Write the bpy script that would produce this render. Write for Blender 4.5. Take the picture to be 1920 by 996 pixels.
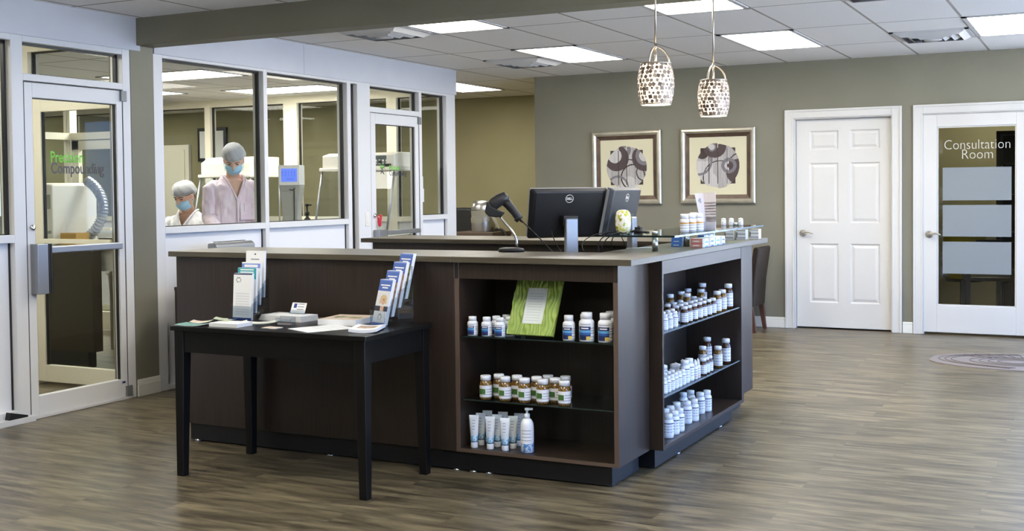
import bpy, bmesh, math, random
from mathutils import Vector, Matrix, noise
random.seed(7)
PI = math.pi
scn = bpy.context.scene
COL = scn.collection
for _o in list(bpy.data.objects):
    bpy.data.objects.remove(_o)

# ------------------------------------------------------------------ camera
cam_d = bpy.data.cameras.new('camera')
cam = bpy.data.objects.new('camera', cam_d)
COL.objects.link(cam)
_R = Vector((0.892012, 0.451882, -0.010812))
_U = Vector((-0.004295, 0.032391, 0.999466))
_F = Vector((-0.451991, 0.891489, -0.030834))
cam.matrix_world = Matrix(((_R.x, _U.x, -_F.x, 0), (_R.y, _U.y, -_F.y, 0), (_R.z, _U.z, -_F.z, 1.38), (0, 0, 0, 1)))
cam_d.sensor_width = 36.0
cam_d.lens = 2179.95 / 1920 * 36.0
cam_d.shift_y = -(498 - 424.16) / 1920
cam_d.clip_start = 0.05
cam_d.clip_end = 200
scn.camera = cam

# ------------------------------------------------------------------ world, daylight, exposure
LIGHT_PANEL = 18.5
SKY = 6.6
SKY_COL = (0.28, 0.48, 1.0)
scn.view_settings.view_transform = 'Standard'
scn.view_settings.look = 'None'
scn.view_settings.gamma = 1.0
scn.view_settings.exposure = 0.12
scn.view_settings.use_curve_mapping = False
scn.cycles.use_denoising = True
scn.cycles.max_bounces = 10
scn.cycles.diffuse_bounces = 5
scn.cycles.glossy_bounces = 5
scn.cycles.transmission_bounces = 8
scn.cycles.transparent_max_bounces = 32
scn.cycles.caustics_reflective = False
scn.cycles.caustics_refractive = False
scn.cycles.sample_clamp_indirect = 6.0
w = bpy.data.worlds.new('sky')
scn.world = w
w.use_nodes = True
_nt = w.node_tree
_bg = _nt.nodes['Background']
_tc = _nt.nodes.new('ShaderNodeTexCoord')
_sp = _nt.nodes.new('ShaderNodeSeparateXYZ')
_rp = _nt.nodes.new('ShaderNodeValToRGB')
_rp.color_ramp.elements[0].position = 0.0
_rp.color_ramp.elements[0].color = (0.29, 0.49, 1.0, 1)
_rp.color_ramp.elements[1].position = 0.6
_rp.color_ramp.elements[1].color = (*SKY_COL, 1)
_nt.links.new(_tc.outputs['Generated'], _sp.inputs[0])
_nt.links.new(_sp.outputs['Z'], _rp.inputs[0])
_nt.links.new(_rp.outputs[0], _bg.inputs[0])
_bg.inputs[1].default_value = SKY


sun_d = bpy.data.lights.new('sun', 'SUN')  # added sun, lights the ground outside so its bounce brightens the ceiling
sun_d.energy = 95.0
sun_d.angle = 0.01
sun_o = bpy.data.objects.new('sun', sun_d)
sun_o.rotation_euler = (math.radians(8), math.radians(-24), 0)
COL.objects.link(sun_o)


def portal(name, loc, rot, sx, sy):
    """daylight guide at a window opening (samples the sky through the opening)"""
    d = bpy.data.lights.new(name, 'AREA')
    d.shape = 'RECTANGLE'
    d.size = sx
    d.size_y = sy
    d.cycles.is_portal = True
    o = bpy.data.objects.new(name, d)
    o.location = loc
    o.rotation_euler = rot
    COL.objects.link(o)
    return o


portal('added_glass_daylight', (.095, 11.50, 1.25), (-PI / 2, 0, 0), .92, 2.3)  # sky guide for the added window beside the consultation door
portal('window_daylight', (1.74, 6.6, 1.25), (0, PI / 2, 0), 2.3, 9.2)


# ------------------------------------------------------------------ materials
def M(name, col, rough=0.6, metal=0.0, spec=0.5, emit=None, estr=0.0, coat=0.0, trans=None):
    m = bpy.data.materials.new(name)
    m.use_nodes = True
    b = m.node_tree.nodes['Principled BSDF']
    b.inputs['Base Color'].default_value = (*col, 1)
    b.inputs['Roughness'].default_value = rough
    b.inputs['Metallic'].default_value = metal
    b.inputs['Specular IOR Level'].default_value = spec
    if coat:
        b.inputs['Coat Weight'].default_value = coat
        b.inputs['Coat Roughness'].default_value = 0.1
    if emit:
        b.inputs['Emission Color'].default_value = (*emit, 1)
        b.inputs['Emission Strength'].default_value = estr
    if trans:
        b.inputs['Transmission Weight'].default_value = trans
    return m


def N(m, t):
    return m.node_tree.nodes.new(t)


def L(m, a, b):
    m.node_tree.links.new(a, b)


def noisy(m, c1, c2, scale=(1, 1, 1), nscale=5.0, detail=4.0, p0=0.35, p1=0.65, bump=0.0, bdist=0.002):
    """colour varied between c1 and c2 by stretched noise in object space"""
    b = m.node_tree.nodes['Principled BSDF']
    tc = N(m, 'ShaderNodeTexCoord')
    mp = N(m, 'ShaderNodeMapping')
    mp.inputs['Scale'].default_value = scale
    no = N(m, 'ShaderNodeTexNoise')
    no.inputs['Scale'].default_value = nscale
    no.inputs['Detail'].default_value = detail
    rp = N(m, 'ShaderNodeValToRGB')
    rp.color_ramp.elements[0].position = p0
    rp.color_ramp.elements[0].color = (*c1, 1)
    rp.color_ramp.elements[1].position = p1
    rp.color_ramp.elements[1].color = (*c2, 1)
    L(m, tc.outputs['Object'], mp.inputs[0])
    L(m, mp.outputs[0], no.inputs['Vector'])
    L(m, no.outputs[0], rp.inputs[0])
    L(m, rp.outputs[0], b.inputs['Base Color'])
    if bump:
        bp = N(m, 'ShaderNodeBump')
        bp.inputs['Strength'].default_value = bump
        bp.inputs['Distance'].default_value = bdist
        L(m, no.outputs[0], bp.inputs['Height'])
        L(m, bp.outputs[0], b.inputs['Normal'])
    return m


def glass_mat(name, tint=(0.97, 0.985, 0.975), ior=1.40):
    m = bpy.data.materials.new(name)
    m.use_nodes = True
    nt = m.node_tree
    nt.nodes.clear()
    out = nt.nodes.new('ShaderNodeOutputMaterial')
    tr = nt.nodes.new('ShaderNodeBsdfTransparent')
    tr.inputs[0].default_value = (*tint, 1)
    gl = nt.nodes.new('ShaderNodeBsdfGlossy')
    gl.inputs['Roughness'].default_value = 0.0
    fr = nt.nodes.new('ShaderNodeFresnel')
    ge = nt.nodes.new('ShaderNodeNewGeometry')
    mr = nt.nodes.new('ShaderNodeMapRange')
    mr.inputs['To Min'].default_value = ior
    mr.inputs['To Max'].default_value = 1.0 / ior
    nt.links.new(ge.outputs['Backfacing'], mr.inputs['Value'])
    nt.links.new(mr.outputs[0], fr.inputs[0])
    mx = nt.nodes.new('ShaderNodeMixShader')
    nt.links.new(fr.outputs[0], mx.inputs[0])
    nt.links.new(tr.outputs[0], mx.inputs[1])
    nt.links.new(gl.outputs[0], mx.inputs[2])
    nt.links.new(mx.outputs[0], out.inputs[0])
    return m


def sheer_mat(name, col, alpha):
    m = M(name, col, 0.8)
    m.node_tree.nodes['Principled BSDF'].inputs['Alpha'].default_value = alpha
    return m


def lin(r, g, b):
    f = lambda c: (c / 255 / 12.92) if c / 255 <= 0.04045 else (((c / 255) + 0.055) / 1.055) ** 2.4
    return (f(r), f(g), f(b))


mt = {}
mt['white_metal'] = M('white_aluminium', lin(222, 222, 222), 0.38)
mt['panel_white'] = M('white_panel', lin(232, 233, 236), 0.35)
mt['header'] = noisy(M('header_paint', lin(205, 206, 212), 0.6), lin(203, 204, 210), lin(208, 209, 214), (1, 1, 1), 3)
mt['olive'] = noisy(M('olive_paint', lin(128, 126, 108), 0.75), lin(115, 112, 97), lin(120, 117, 102), (1, 1, 1), 2)
mt['deep_olive'] = noisy(M('hall_paint', lin(150, 142, 105), 0.75), lin(140, 133, 99), lin(145, 138, 104), (1, 1, 1), 2)
mt['cream'] = M('cream_paint', lin(228, 222, 202), 0.6)
mt['white_paint'] = noisy(M('white_door_paint', lin(212, 210, 205), 0.42), lin(210, 208, 203), lin(214, 212, 207), (1, 1, 1), 2)
mt['baseboard'] = M('baseboard_paint', lin(228, 226, 216), 0.4)
mt['gasket'] = M('black_gasket', (0.012, 0.012, 0.012), 0.5)
mt['glass'] = glass_mat('window_glass', ior=1.22)
mt['door_glass'] = glass_mat('door_glass', (0.9, 0.92, 0.9), ior=1.5)
mt['shelf_glass'] = glass_mat('shelf_glass', (0.80, 0.88, 0.86))
mt['acrylic'] = glass_mat('clear_acrylic', (0.86, 0.89, 0.92), 1.5)
mt['glass_edge'] = M('glass_edge', lin(84, 102, 112), 0.2, spec=0.6)
mt['dark_reflecting_edge'] = M('glass_edge_dark_reflection', lin(30, 44, 42), 0.1, spec=0.8)  # dark reflection on the near glass edges put into the colour
mt['wood'] = noisy(M('dark_laminate', (0.02, 0.015, 0.012), 0.36, spec=0.5), lin(36, 28, 22), lin(52, 41, 33), (60, 60, 1.2), 3.0, 5, 0.3, 0.7, 0.05, 0.0005)
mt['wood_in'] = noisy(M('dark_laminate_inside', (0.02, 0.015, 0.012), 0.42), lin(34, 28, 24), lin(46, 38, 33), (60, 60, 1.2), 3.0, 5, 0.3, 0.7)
mt['edge_band'] = M('brown_edge_band', lin(92, 76, 64), 0.4)
mt['plinth'] = M('black_plinth', lin(24, 25, 28), 0.4)
mt['worktop'] = noisy(M('worktop_laminate', (0.2, 0.18, 0.15), 0.34, spec=0.42), lin(75, 69, 57), lin(87, 80, 66), (1.2, 18, 18), 4.0, 5)
mt['black_wood'] = M('black_lacquer', (0.005, 0.005, 0.005), 0.33, spec=0.35)
mt['chrome'] = M('chrome', (0.75, 0.75, 0.76), 0.12, 1.0)
mt['steel'] = noisy(M('brushed_steel', (0.5, 0.5, 0.5), 0.3, 1.0), (0.46, 0.46, 0.47), (0.58, 0.58, 0.58), (40, 40, 1), 3)
mt['nickel'] = M('satin_nickel', lin(188, 180, 168), 0.3, 1.0)
mt['alu'] = M('silver_aluminium', lin(164, 166, 168), 0.38, 0.75)
mt['black_plastic'] = M('black_plastic', (0.009, 0.009, 0.010), 0.42, spec=0.35)
mt['dark_plastic'] = M('charcoal_plastic', (0.014, 0.014, 0.015), 0.5, spec=0.35)
mt['grey_plastic'] = M('grey_plastic', lin(120, 122, 124), 0.4)
mt['paper'] = M('white_paper', lin(238, 238, 236), 0.7)
mt['ink'] = M('grey_ink', lin(150, 152, 158), 0.7)
mt['dark_ink'] = M('dark_ink', lin(52, 54, 62), 0.7)
mt['blue_ink'] = M('blue_ink', lin(30, 58, 130), 0.6)
mt['cap_white'] = M('white_cap', lin(238, 239, 242), 0.4)
mt['white_plastic'] = M('white_bottle_plastic', lin(240, 241, 244), 0.35)
mt['amber'] = M('amber_glass', (0.060, 0.020, 0.006), 0.08, spec=0.7, coat=0.3)
mt['amber_gold'] = noisy(M('amber_capsules', (0.2, 0.1, 0.02), 0.15, coat=0.4), (0.07, 0.028, 0.006), (0.30, 0.17, 0.03), (1, 1, 1), 150, 2, 0.4, 0.62)
mt['label'] = M('white_label', lin(234, 235, 238), 0.55)
mt['label_blue'] = M('blue_label', lin(40, 84, 150), 0.5)
mt['label_cyan'] = M('light_blue_label', lin(92, 158, 205), 0.5)
mt['label_navy'] = M('navy_label', lin(26, 38, 84), 0.5)
mt['label_green'] = noisy(M('green_label', (0.05, 0.15, 0.03), 0.5), lin(40, 92, 34), lin(90, 132, 62), (1, 1, 1), 60)
mt['label_yellow'] = M('yellow_label', lin(214, 190, 90), 0.5)
mt['label_gold'] = M('gold_label', lin(186, 140, 70), 0.4)
mt['label_text'] = M('label_text', lin(170, 174, 184), 0.6)
mt['label_red'] = M('red_label', lin(170, 60, 60), 0.5)
mt['label_pink'] = M('pale_pink_label', lin(214, 188, 178), 0.5)
mt['lime'] = noisy(M('lime_frame', (0.3, 0.45, 0.08), 0.45), lin(136, 160, 66), lin(156, 178, 84), (1, 1, 1), 20)
mt['leather'] = noisy(M('brown_leather', (0.03, 0.02, 0.015), 0.38, spec=0.3), lin(30, 22, 19), lin(38, 28, 24), (1, 1, 1), 30, 4, 0.3, 0.7, 0.1, 0.001)
mt['brown_wood'] = M('red_brown_wood', lin(72, 42, 32), 0.35)
mt['office_black'] = M('black_mesh_fabric', (0.010, 0.010, 0.011), 0.7)
mt['green_text'] = M('green_vinyl', lin(96, 176, 40), 0.5)
mt['dark_text'] = M('charcoal_vinyl', lin(52, 54, 66), 0.5)
mt['frost_text'] = M('frosted_vinyl_lettering', lin(205, 205, 195), 0.7)
mt['frost'] = sheer_mat('frosted_film', lin(140, 146, 150), 0.82)
mt['screen_blue'] = M('blue_screen', (0.1, 0.15, 0.6), 0.3, emit=lin(96, 128, 230), estr=0.75)
mt['screen_ink'] = M('blue_screen_icon', (0.1, 0.15, 0.5), 0.3, emit=lin(70, 98, 205), estr=0.7)
mt['lab_white'] = M('lab_white', lin(232, 229, 220), 0.4)
mt['lab_grey'] = M('lab_grey_enamel', lin(160, 158, 148), 0.35)
mt['skin'] = M('skin', lin(206, 168, 146), 0.55)
mt['skin2'] = M('skin_tan', lin(196, 154, 130), 0.55)
mt['hair'] = M('dark_hair', lin(34, 30, 31), 0.6)
mt['gown_pink'] = noisy(M('pink_gown', (0.8, 0.7, 0.75), 0.8), lin(226, 204, 220), lin(236, 222, 232), (1, 1, 1), 8)
mt['gown_white'] = noisy(M('white_gown', (0.8, 0.8, 0.82), 0.8), lin(232, 232, 236), lin(240, 240, 243), (1, 1, 1), 8)
mt['mask'] = M('blue_mask', lin(150, 198, 226), 0.75)
mt['bouffant'] = sheer_mat('sheer_cap', lin(244, 248, 252), 0.40)
mt['glove'] = M('blue_glove', lin(90, 150, 220), 0.5)
mt['trouser'] = M('dark_trousers', lin(46, 50, 62), 0.8)
mt['shoe'] = M('white_clog', lin(220, 220, 220), 0.5)
mt['sneaker'] = mt['shoe']
mt['eye'] = M('dark_eye', (0.01, 0.008, 0.008), 0.3)
mt['blue_mat'] = M('blue_mat', lin(90, 104, 170), 0.8)
mt['lamp'] = M('fluorescent_diffuser', (0.9, 0.9, 0.88), 0.5, emit=(1.0, 0.955, 0.87), estr=LIGHT_PANEL)
mt['lamp_glow'] = M('lit_lampshade_glass', (0.9, 0.85, 0.75), 0.4, emit=(1.0, 0.84, 0.66), estr=1.05)
mt['tile_bronze'] = M('bronze_mosaic', lin(150, 134, 116), 0.35, 0.2)
mt['tile_dark'] = M('dark_mosaic', lin(96, 80, 68), 0.35, 0.2)
mt['frame_silver'] = noisy(M('champagne_frame', (0.5, 0.47, 0.4), 0.35, 0.6), lin(170, 164, 148), lin(192, 186, 168), (1, 1, 1), 9)
mt['frame_brown'] = noisy(M('bronze_inner_frame', (0.05, 0.035, 0.025), 0.4, 0.3), lin(66, 52, 42), lin(88, 70, 56), (1, 1, 1), 12)
mt['mat_board'] = M('cream_mat_board', lin(205, 199, 170), 0.8)
mt['art_grey'] = noisy(M('art_grey', (0.3, 0.3, 0.3), 0.8), lin(150, 146, 144), lin(172, 168, 166), (1, 1, 0.05), 60)
mt['art_light'] = noisy(M('art_light_grey', (0.5, 0.5, 0.5), 0.8), lin(176, 172, 170), lin(192, 188, 186), (1, 1, 0.05), 60)
mt['art_dark'] = M('art_plum', lin(70, 58, 58), 0.8)
mt['art_mid'] = M('art_slate', lin(112, 108, 112), 0.8)
mt['art_line'] = M('art_umber', lin(56, 46, 40), 0.8)
mt['ceil_white'] = M('diffuser_white', lin(205, 205, 205), 0.5)
mt['ceil_dark'] = M('vent_shadow_grey', lin(120, 120, 120), 0.6)
mt['asphalt'] = M('concrete', lin(170, 172, 174), 0.9)


def ceiling_material():
    m = M('ceiling_tiles', lin(238, 236, 234), 0.9)
    b = m.node_tree.nodes['Principled BSDF']
    tc = N(m, 'ShaderNodeTexCoord')
    sp = N(m, 'ShaderNodeSeparateXYZ')
    L(m, tc.outputs['Object'], sp.inputs[0])

    def line(sock, off, per, half):
        a = N(m, 'ShaderNodeMath'); a.operation = 'ADD'; a.inputs[1].default_value = off + per * 100 + per / 2
        L(m, sock, a.inputs[0])
        d = N(m, 'ShaderNodeMath'); d.operation = 'MODULO'; d.inputs[1].default_value = per
        L(m, a.outputs[0], d.inputs[0])
        s = N(m, 'ShaderNodeMath'); s.operation = 'SUBTRACT'; s.inputs[1].default_value = per / 2
        L(m, d.outputs[0], s.inputs[0])
        ab = N(m, 'ShaderNodeMath'); ab.operation = 'ABSOLUTE'
        L(m, s.outputs[0], ab.inputs[0])
        lt = N(m, 'ShaderNodeMath'); lt.operation = 'LESS_THAN'; lt.inputs[1].default_value = half
        L(m, ab.outputs[0], lt.inputs[0])
        return lt.outputs[0]

    def grid(half):
        mx = N(m, 'ShaderNodeMath'); mx.operation = 'MAXIMUM'
        L(m, line(sp.outputs['X'], 0.91, 0.61, half), mx.inputs[0])
        L(m, line(sp.outputs['Y'], -7.805, 1.22, half), mx.inputs[1])
        return mx.outputs[0]
    g = grid(0.010)
    no = N(m, 'ShaderNodeTexNoise'); no.inputs['Scale'].default_value = 130; no.inputs['Detail'].default_value = 3
    L(m, tc.outputs['Object'], no.inputs['Vector'])
    rp = N(m, 'ShaderNodeValToRGB')
    rp.color_ramp.elements[0].position = 0.3; rp.color_ramp.elements[0].color = (*lin(230, 228, 226), 1)
    rp.color_ramp.elements[1].position = 0.6; rp.color_ramp.elements[1].color = (*lin(241, 240, 239), 1)
    L(m, no.outputs[0], rp.inputs[0])
    mx = N(m, 'ShaderNodeMix'); mx.data_type = 'RGBA'
    L(m, g, mx.inputs['Factor'])
    L(m, rp.outputs[0], mx.inputs['A'])
    mx.inputs['B'].default_value = (*lin(150, 146, 140), 1)
    L(m, mx.outputs['Result'], b.inputs['Base Color'])
    bp = N(m, 'ShaderNodeBump'); bp.inputs['Strength'].default_value = 0.25; bp.inputs['Distance'].default_value = 0.003
    L(m, no.outputs[0], bp.inputs['Height'])
    L(m, bp.outputs[0], b.inputs['Normal'])
    return m


def floor_material():
    m = M('vinyl_plank', (0.25, 0.21, 0.17), 0.32, spec=0.38)
    b = m.node_tree.nodes['Principled BSDF']
    tc = N(m, 'ShaderNodeTexCoord')
    br = N(m, 'ShaderNodeTexBrick')
    br.offset = 0.37; br.offset_frequency = 2; br.squash = 1.0
    br.inputs['Scale'].default_value = 1.0
    br.inputs['Brick Width'].default_value = 1.22
    br.inputs['Row Height'].default_value = 0.152
    br.inputs['Mortar Size'].default_value = 0.0016
    br.inputs['Mortar Smooth'].default_value = 0.2
    br.inputs['Bias'].default_value = 0.0
    br.inputs['Color1'].default_value = (0.0, 0.0, 0.0, 1)
    br.inputs['Color2'].default_value = (1.0, 1.0, 1.0, 1)
    br.inputs['Mortar'].default_value = (0.1, 0.1, 0.1, 1)
    L(m, tc.outputs['Object'], br.inputs['Vector'])
    # grain: stretched noise shifted per plank
    mp = N(m, 'ShaderNodeMapping'); mp.inputs['Scale'].default_value = (1.6, 11, 1)
    add = N(m, 'ShaderNodeVectorMath'); add.operation = 'MULTIPLY_ADD'
    L(m, br.outputs['Color'], add.inputs[0]); add.inputs[1].default_value = (7, 13, 3)
    L(m, tc.outputs['Object'], add.inputs[2])
    L(m, add.outputs[0], mp.inputs[0])
    no = N(m, 'ShaderNodeTexNoise'); no.inputs['Scale'].default_value = 1.7; no.inputs['Detail'].default_value = 6; no.inputs['Roughness'].default_value = 0.62
    no.inputs['Distortion'].default_value = 0.5
    L(m, mp.outputs[0], no.inputs['Vector'])
    mp2 = N(m, 'ShaderNodeMapping'); mp2.inputs['Scale'].default_value = (4, 90, 1)
    L(m, add.outputs[0], mp2.inputs[0])
    n2 = N(m, 'ShaderNodeTexNoise'); n2.inputs['Scale'].default_value = 2.0; n2.inputs['Detail'].default_value = 4
    L(m, mp2.outputs[0], n2.inputs['Vector'])
    rp = N(m, 'ShaderNodeValToRGB')
    e = rp.color_ramp.elements
    e[0].position = 0.36; e[0].color = (*lin(61, 54, 41), 1)
    e[1].position = 0.64; e[1].color = (*lin(128, 116, 91), 1)
    k = e.new(0.5); k.color = (*lin(96, 87, 68), 1)
    L(m, no.outputs[0], rp.inputs[0])
    r2 = N(m, 'ShaderNodeValToRGB')
    r2.color_ramp.elements[0].position = 0.3; r2.color_ramp.elements[0].color = (0.88, 0.88, 0.875, 1)
    r2.color_ramp.elements[1].position = 0.7; r2.color_ramp.elements[1].color = (1.06, 1.05, 1.04, 1)
    L(m, n2.outputs[0], r2.inputs[0])
    mu = N(m, 'ShaderNodeMix'); mu.data_type = 'RGBA'; mu.blend_type = 'MULTIPLY'; mu.inputs['Factor'].default_value = 1.0
    L(m, rp.outputs[0], mu.inputs['A']); L(m, r2.outputs[0], mu.inputs['B'])
    # plank-to-plank tone
    r3 = N(m, 'ShaderNodeValToRGB')
    r3.color_ramp.elements[0].color = (0.88, 0.87, 0.86, 1)
    r3.color_ramp.elements[1].color = (1.08, 1.08, 1.08, 1)
    L(m, br.outputs['Color'], r3.inputs[0])
    m3 = N(m, 'ShaderNodeMix'); m3.data_type = 'RGBA'; m3.blend_type = 'MULTIPLY'; m3.inputs['Factor'].default_value = 1.0
    L(m, mu.outputs['Result'], m3.inputs['A']); L(m, r3.outputs[0], m3.inputs['B'])
    m4 = N(m, 'ShaderNodeMix'); m4.data_type = 'RGBA'
    L(m, br.outputs['Fac'], m4.inputs['Factor'])
    L(m, m3.outputs['Result'], m4.inputs['A']); m4.inputs['B'].default_value = (*lin(84, 74, 62), 1)
    L(m, m4.outputs['Result'], b.inputs['Base Color'])
    rr = N(m, 'ShaderNodeMapRange'); rr.inputs['To Min'].default_value = 0.26; rr.inputs['To Max'].default_value = 0.42
    L(m, n2.outputs[0], rr.inputs['Value']); L(m, rr.outputs[0], b.inputs['Roughness'])
    bp = N(m, 'ShaderNodeBump'); bp.inputs['Strength'].default_value = 0.12; bp.inputs['Distance'].default_value = 0.001
    L(m, n2.outputs[0], bp.inputs['Height']); L(m, bp.outputs[0], b.inputs['Normal'])
    return m


mt['ceiling'] = ceiling_material()
mt['floor'] = floor_material()


# ------------------------------------------------------------------ mesh helpers
class MB:
    """collects shapes, builds ONE mesh object"""

    def __init__(self):
        self.v, self.f, self.mi, self.mats, self.sm = [], [], [], [], []

    def m(self, mat):
        if mat not in self.mats:
            self.mats.append(mat)
        return self.mats.index(mat)

    def face(self, pts, mat, smooth=False):
        n = len(self.v)
        self.v += [tuple(p) for p in pts]
        self.f.append(tuple(range(n, n + len(pts))))
        self.mi.append(self.m(mat)); self.sm.append(smooth)

    def box(self, x0, x1, y0, y1, z0, z1, mat, mx=None):
        if x0 > x1: x0, x1 = x1, x0
        if y0 > y1: y0, y1 = y1, y0
        if z0 > z1: z0, z1 = z1, z0
        n = len(self.v)
        c = [(x0, y0, z0), (x1, y0, z0), (x1, y1, z0), (x0, y1, z0), (x0, y0, z1), (x1, y0, z1), (x1, y1, z1), (x0, y1, z1)]
        if mx is not None:
            c = [tuple(mx @ Vector(p)) for p in c]
        self.v += c
        for q in ((3, 2, 1, 0), (4, 5, 6, 7), (0, 1, 5, 4), (1, 2, 6, 5), (2, 3, 7, 6), (3, 0, 4, 7)):
            self.f.append(tuple(n + i for i in q)); self.mi.append(self.m(mat)); self.sm.append(False)
        return self

    def rings(self, rings, mat, cap0=True, cap1=True, smooth=True, mats=None, closed=True):
        """skin a list of equal-length rings"""
        n = len(self.v); k = len(rings[0])
        for r in rings:
            self.v += [tuple(p) for p in r]
        for i in range(len(rings) - 1):
            mm = self.m(mats[i] if mats else mat)
            for j in range(k if closed else k - 1):
                a = n + i * k + j; b = n + i * k + (j + 1) % k
                self.f.append((a, b, b + k, a + k)); self.mi.append(mm); self.sm.append(smooth)
        if cap0:
            self.f.append(tuple(n + j for j in reversed(range(k)))); self.mi.append(self.m(mats[0] if mats else mat)); self.sm.append(False)
        if cap1:
            q = n + (len(rings) - 1) * k
            self.f.append(tuple(q + j for j in range(k))); self.mi.append(self.m(mats[-1] if mats else mat)); self.sm.append(False)
        return self

    def lathe(self, prof, mat, c=(0, 0, 0), seg=24, cap0=True, cap1=True, mats=None, smooth=True, mx=None):
        rr = []
        for r, z in prof:
            ring = [Vector((c[0] + r * math.cos(2 * PI * j / seg), c[1] + r * math.sin(2 * PI * j / seg), c[2] + z)) for j in range(seg)]
            if mx is not None:
                ring = [mx @ p for p in ring]
            rr.append(ring)
        return self.rings(rr, mat, cap0, cap1, smooth, mats)

    def tube(self, pts, r, mat, seg=8, caps=True):
        pts = [Vector(p) for p in pts]
        rs = r if isinstance(r, (list, tuple)) else [r] * len(pts)
        rr = []
        ref = Vector((0, 0, 1))
        d0 = (pts[1] - pts[0]).normalized()
        if abs(d0.dot(ref)) > 0.95: ref = Vector((1, 0, 0))
        nrm = d0.cross(ref).normalized()
        for i, p in enumerate(pts):
            if i == 0: d = pts[1] - pts[0]
            elif i == len(pts) - 1: d = pts[-1] - pts[-2]
            else: d = pts[i + 1] - pts[i - 1]
            d.normalize()
            nrm = (nrm - d * nrm.dot(d)).normalized()
            bn = d.cross(nrm)
            rr.append([p + (nrm * math.cos(2 * PI * j / seg) + bn * math.sin(2 * PI * j / seg)) * rs[i] for j in range(seg)])
        return self.rings(rr, mat, caps, caps)

    def prism(self, poly, ax, a0, a1, mat):
        """extrude a 2D polygon along axis ax (0,1,2)"""
        def p3(u, v, a):
            return (a, u, v) if ax == 0 else ((u, a, v) if ax == 1 else (u, v, a))
        r0 = [p3(u, v, a0) for u, v in poly]; r1 = [p3(u, v, a1) for u, v in poly]
        return self.rings([r0, r1], mat, True, True, False)

    def grid(self, o, u, v, nu, nv, fn):
        """flat pattern: o + u*s + v*t; fn(s,t) -> material or None"""
        o, u, v = Vector(o), Vector(u), Vector(v)
        for i in range(nu):
            for j in range(nv):
                mm = fn((i + .5) / nu, (j + .5) / nv)
                if mm is None: continue
                s0, s1, t0, t1 = i / nu, (i + 1) / nu, j / nv, (j + 1) / nv
                self.face([o + u * s0 + v * t0, o + u * s1 + v * t0, o + u * s1 + v * t1, o + u * s0 + v * t1], mm)
        return self

    def quad(self, p00, p10, p11, p01, nu, nv, fn):
        p00, p10, p11, p01 = map(Vector, (p00, p10, p11, p01))
        def at(s, t): return (p00 * (1 - s) + p10 * s) * (1 - t) + (p01 * (1 - s) + p11 * s) * t
        for i in range(nu):
            for j in range(nv):
                s0, s1, t0, t1 = i / nu, (i + 1) / nu, j / nv, (j + 1) / nv
                self.face([at(s0, t0), at(s1, t0), at(s1, t1), at(s0, t1)], fn((i + .5) / nu, (j + .5) / nv))
        return self

    def build(self, name, parent=None, bevel=0.0, bseg=2, merge=False, loc=None):
        me = bpy.data.meshes.new(name)
        me.from_pydata(self.v, [], self.f)
        for x in self.mats: me.materials.append(x)
        me.polygons.foreach_set('material_index', self.mi)
        me.polygons.foreach_set('use_smooth', self.sm)
        bm = bmesh.new(); bm.from_mesh(me)
        if merge: bmesh.ops.remove_doubles(bm, verts=bm.verts, dist=1e-5)
        bmesh.ops.recalc_face_normals(bm, faces=bm.faces)
        bm.to_mesh(me); bm.free()
        o = bpy.data.objects.new(name, me)
        COL.objects.link(o)
        if parent is not None: o.parent = parent
        if loc is not None: o.location = loc
        if bevel:
            b = o.modifiers.new('bevel', 'BEVEL'); b.width = bevel; b.segments = bseg; b.limit_method = 'ANGLE'; b.angle_limit = math.radians(40)
            b.harden_normals = False
        return o


def tag(o, label, cat, group=None, kind=None):
    if label: o['label'] = label
    if cat: o['category'] = cat
    if group: o['group'] = group
    if kind: o['kind'] = kind
    return o


def thing(name, label, cat, loc=(0, 0, 0), rz=0.0, group=None, kind=None):
    o = bpy.data.objects.new(name, None)
    o.empty_display_size = 0.1
    COL.objects.link(o)
    o.location = loc; o.rotation_euler = (0, 0, rz)
    return tag(o, label, cat, group, kind)


def struct(o, label=None, cat=None):
    return tag(o, label, cat, None, 'structure')


def dup(root, loc, rz=0.0, label=None, group=None, scale=None):
    r = root.copy(); COL.objects.link(r)
    r.location = loc; r.rotation_euler = (0, 0, rz)
    if scale: r.scale = (scale, scale, scale)
    if label: r['label'] = label
    if group: r['group'] = group
    for ch in list(root.children):
        c = ch.copy(); COL.objects.link(c); c.parent = r
        for g in ch.children:
            d = g.copy(); COL.objects.link(d); d.parent = c
    return r


def text_obj(name, s, size, mat, mx, parent=None, extr=0.0008, align='LEFT', sx=1.0, weight=0.0):
    """lettering as a mesh; mx places the text's XY plane"""
    cu = bpy.data.curves.new(name, 'FONT')
    cu.body = s; cu.size = size; cu.extrude = extr; cu.align_x = align; cu.offset = weight
    cu.resolution_u = 3
    t = bpy.data.objects.new(name, cu); COL.objects.link(t)
    dg = bpy.context.evaluated_depsgraph_get()
    me = bpy.data.meshes.new_from_object(t.evaluated_get(dg))
    bpy.data.objects.remove(t)
    me.name = name
    me.materials.clear(); me.materials.append(mat)
    for v in me.vertices:
        v.co = mx @ Vector((v.co.x * sx, v.co.y, v.co.z))
    o = bpy.data.objects.new(name, me); COL.objects.link(o)
    if parent is not None: o.parent = parent
    return o


def frame_mx(o, xd, yd):
    xd = Vector(xd).normalized(); yd = Vector(yd).normalized(); zd = xd.cross(yd)
    return Matrix(((xd.x, yd.x, zd.x, o[0]), (xd.y, yd.y, zd.y, o[1]), (xd.z, yd.z, zd.z, o[2]), (0, 0, 0, 1)))


def bez(p0, p1, p2, p3, n=12):
    p0, p1, p2, p3 = map(Vector, (p0, p1, p2, p3))
    return [p0 * (1 - t) ** 3 + p1 * 3 * t * (1 - t) ** 2 + p2 * 3 * t * t * (1 - t) + p3 * t ** 3 for t in [i / n for i in range(n + 1)]]


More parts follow.
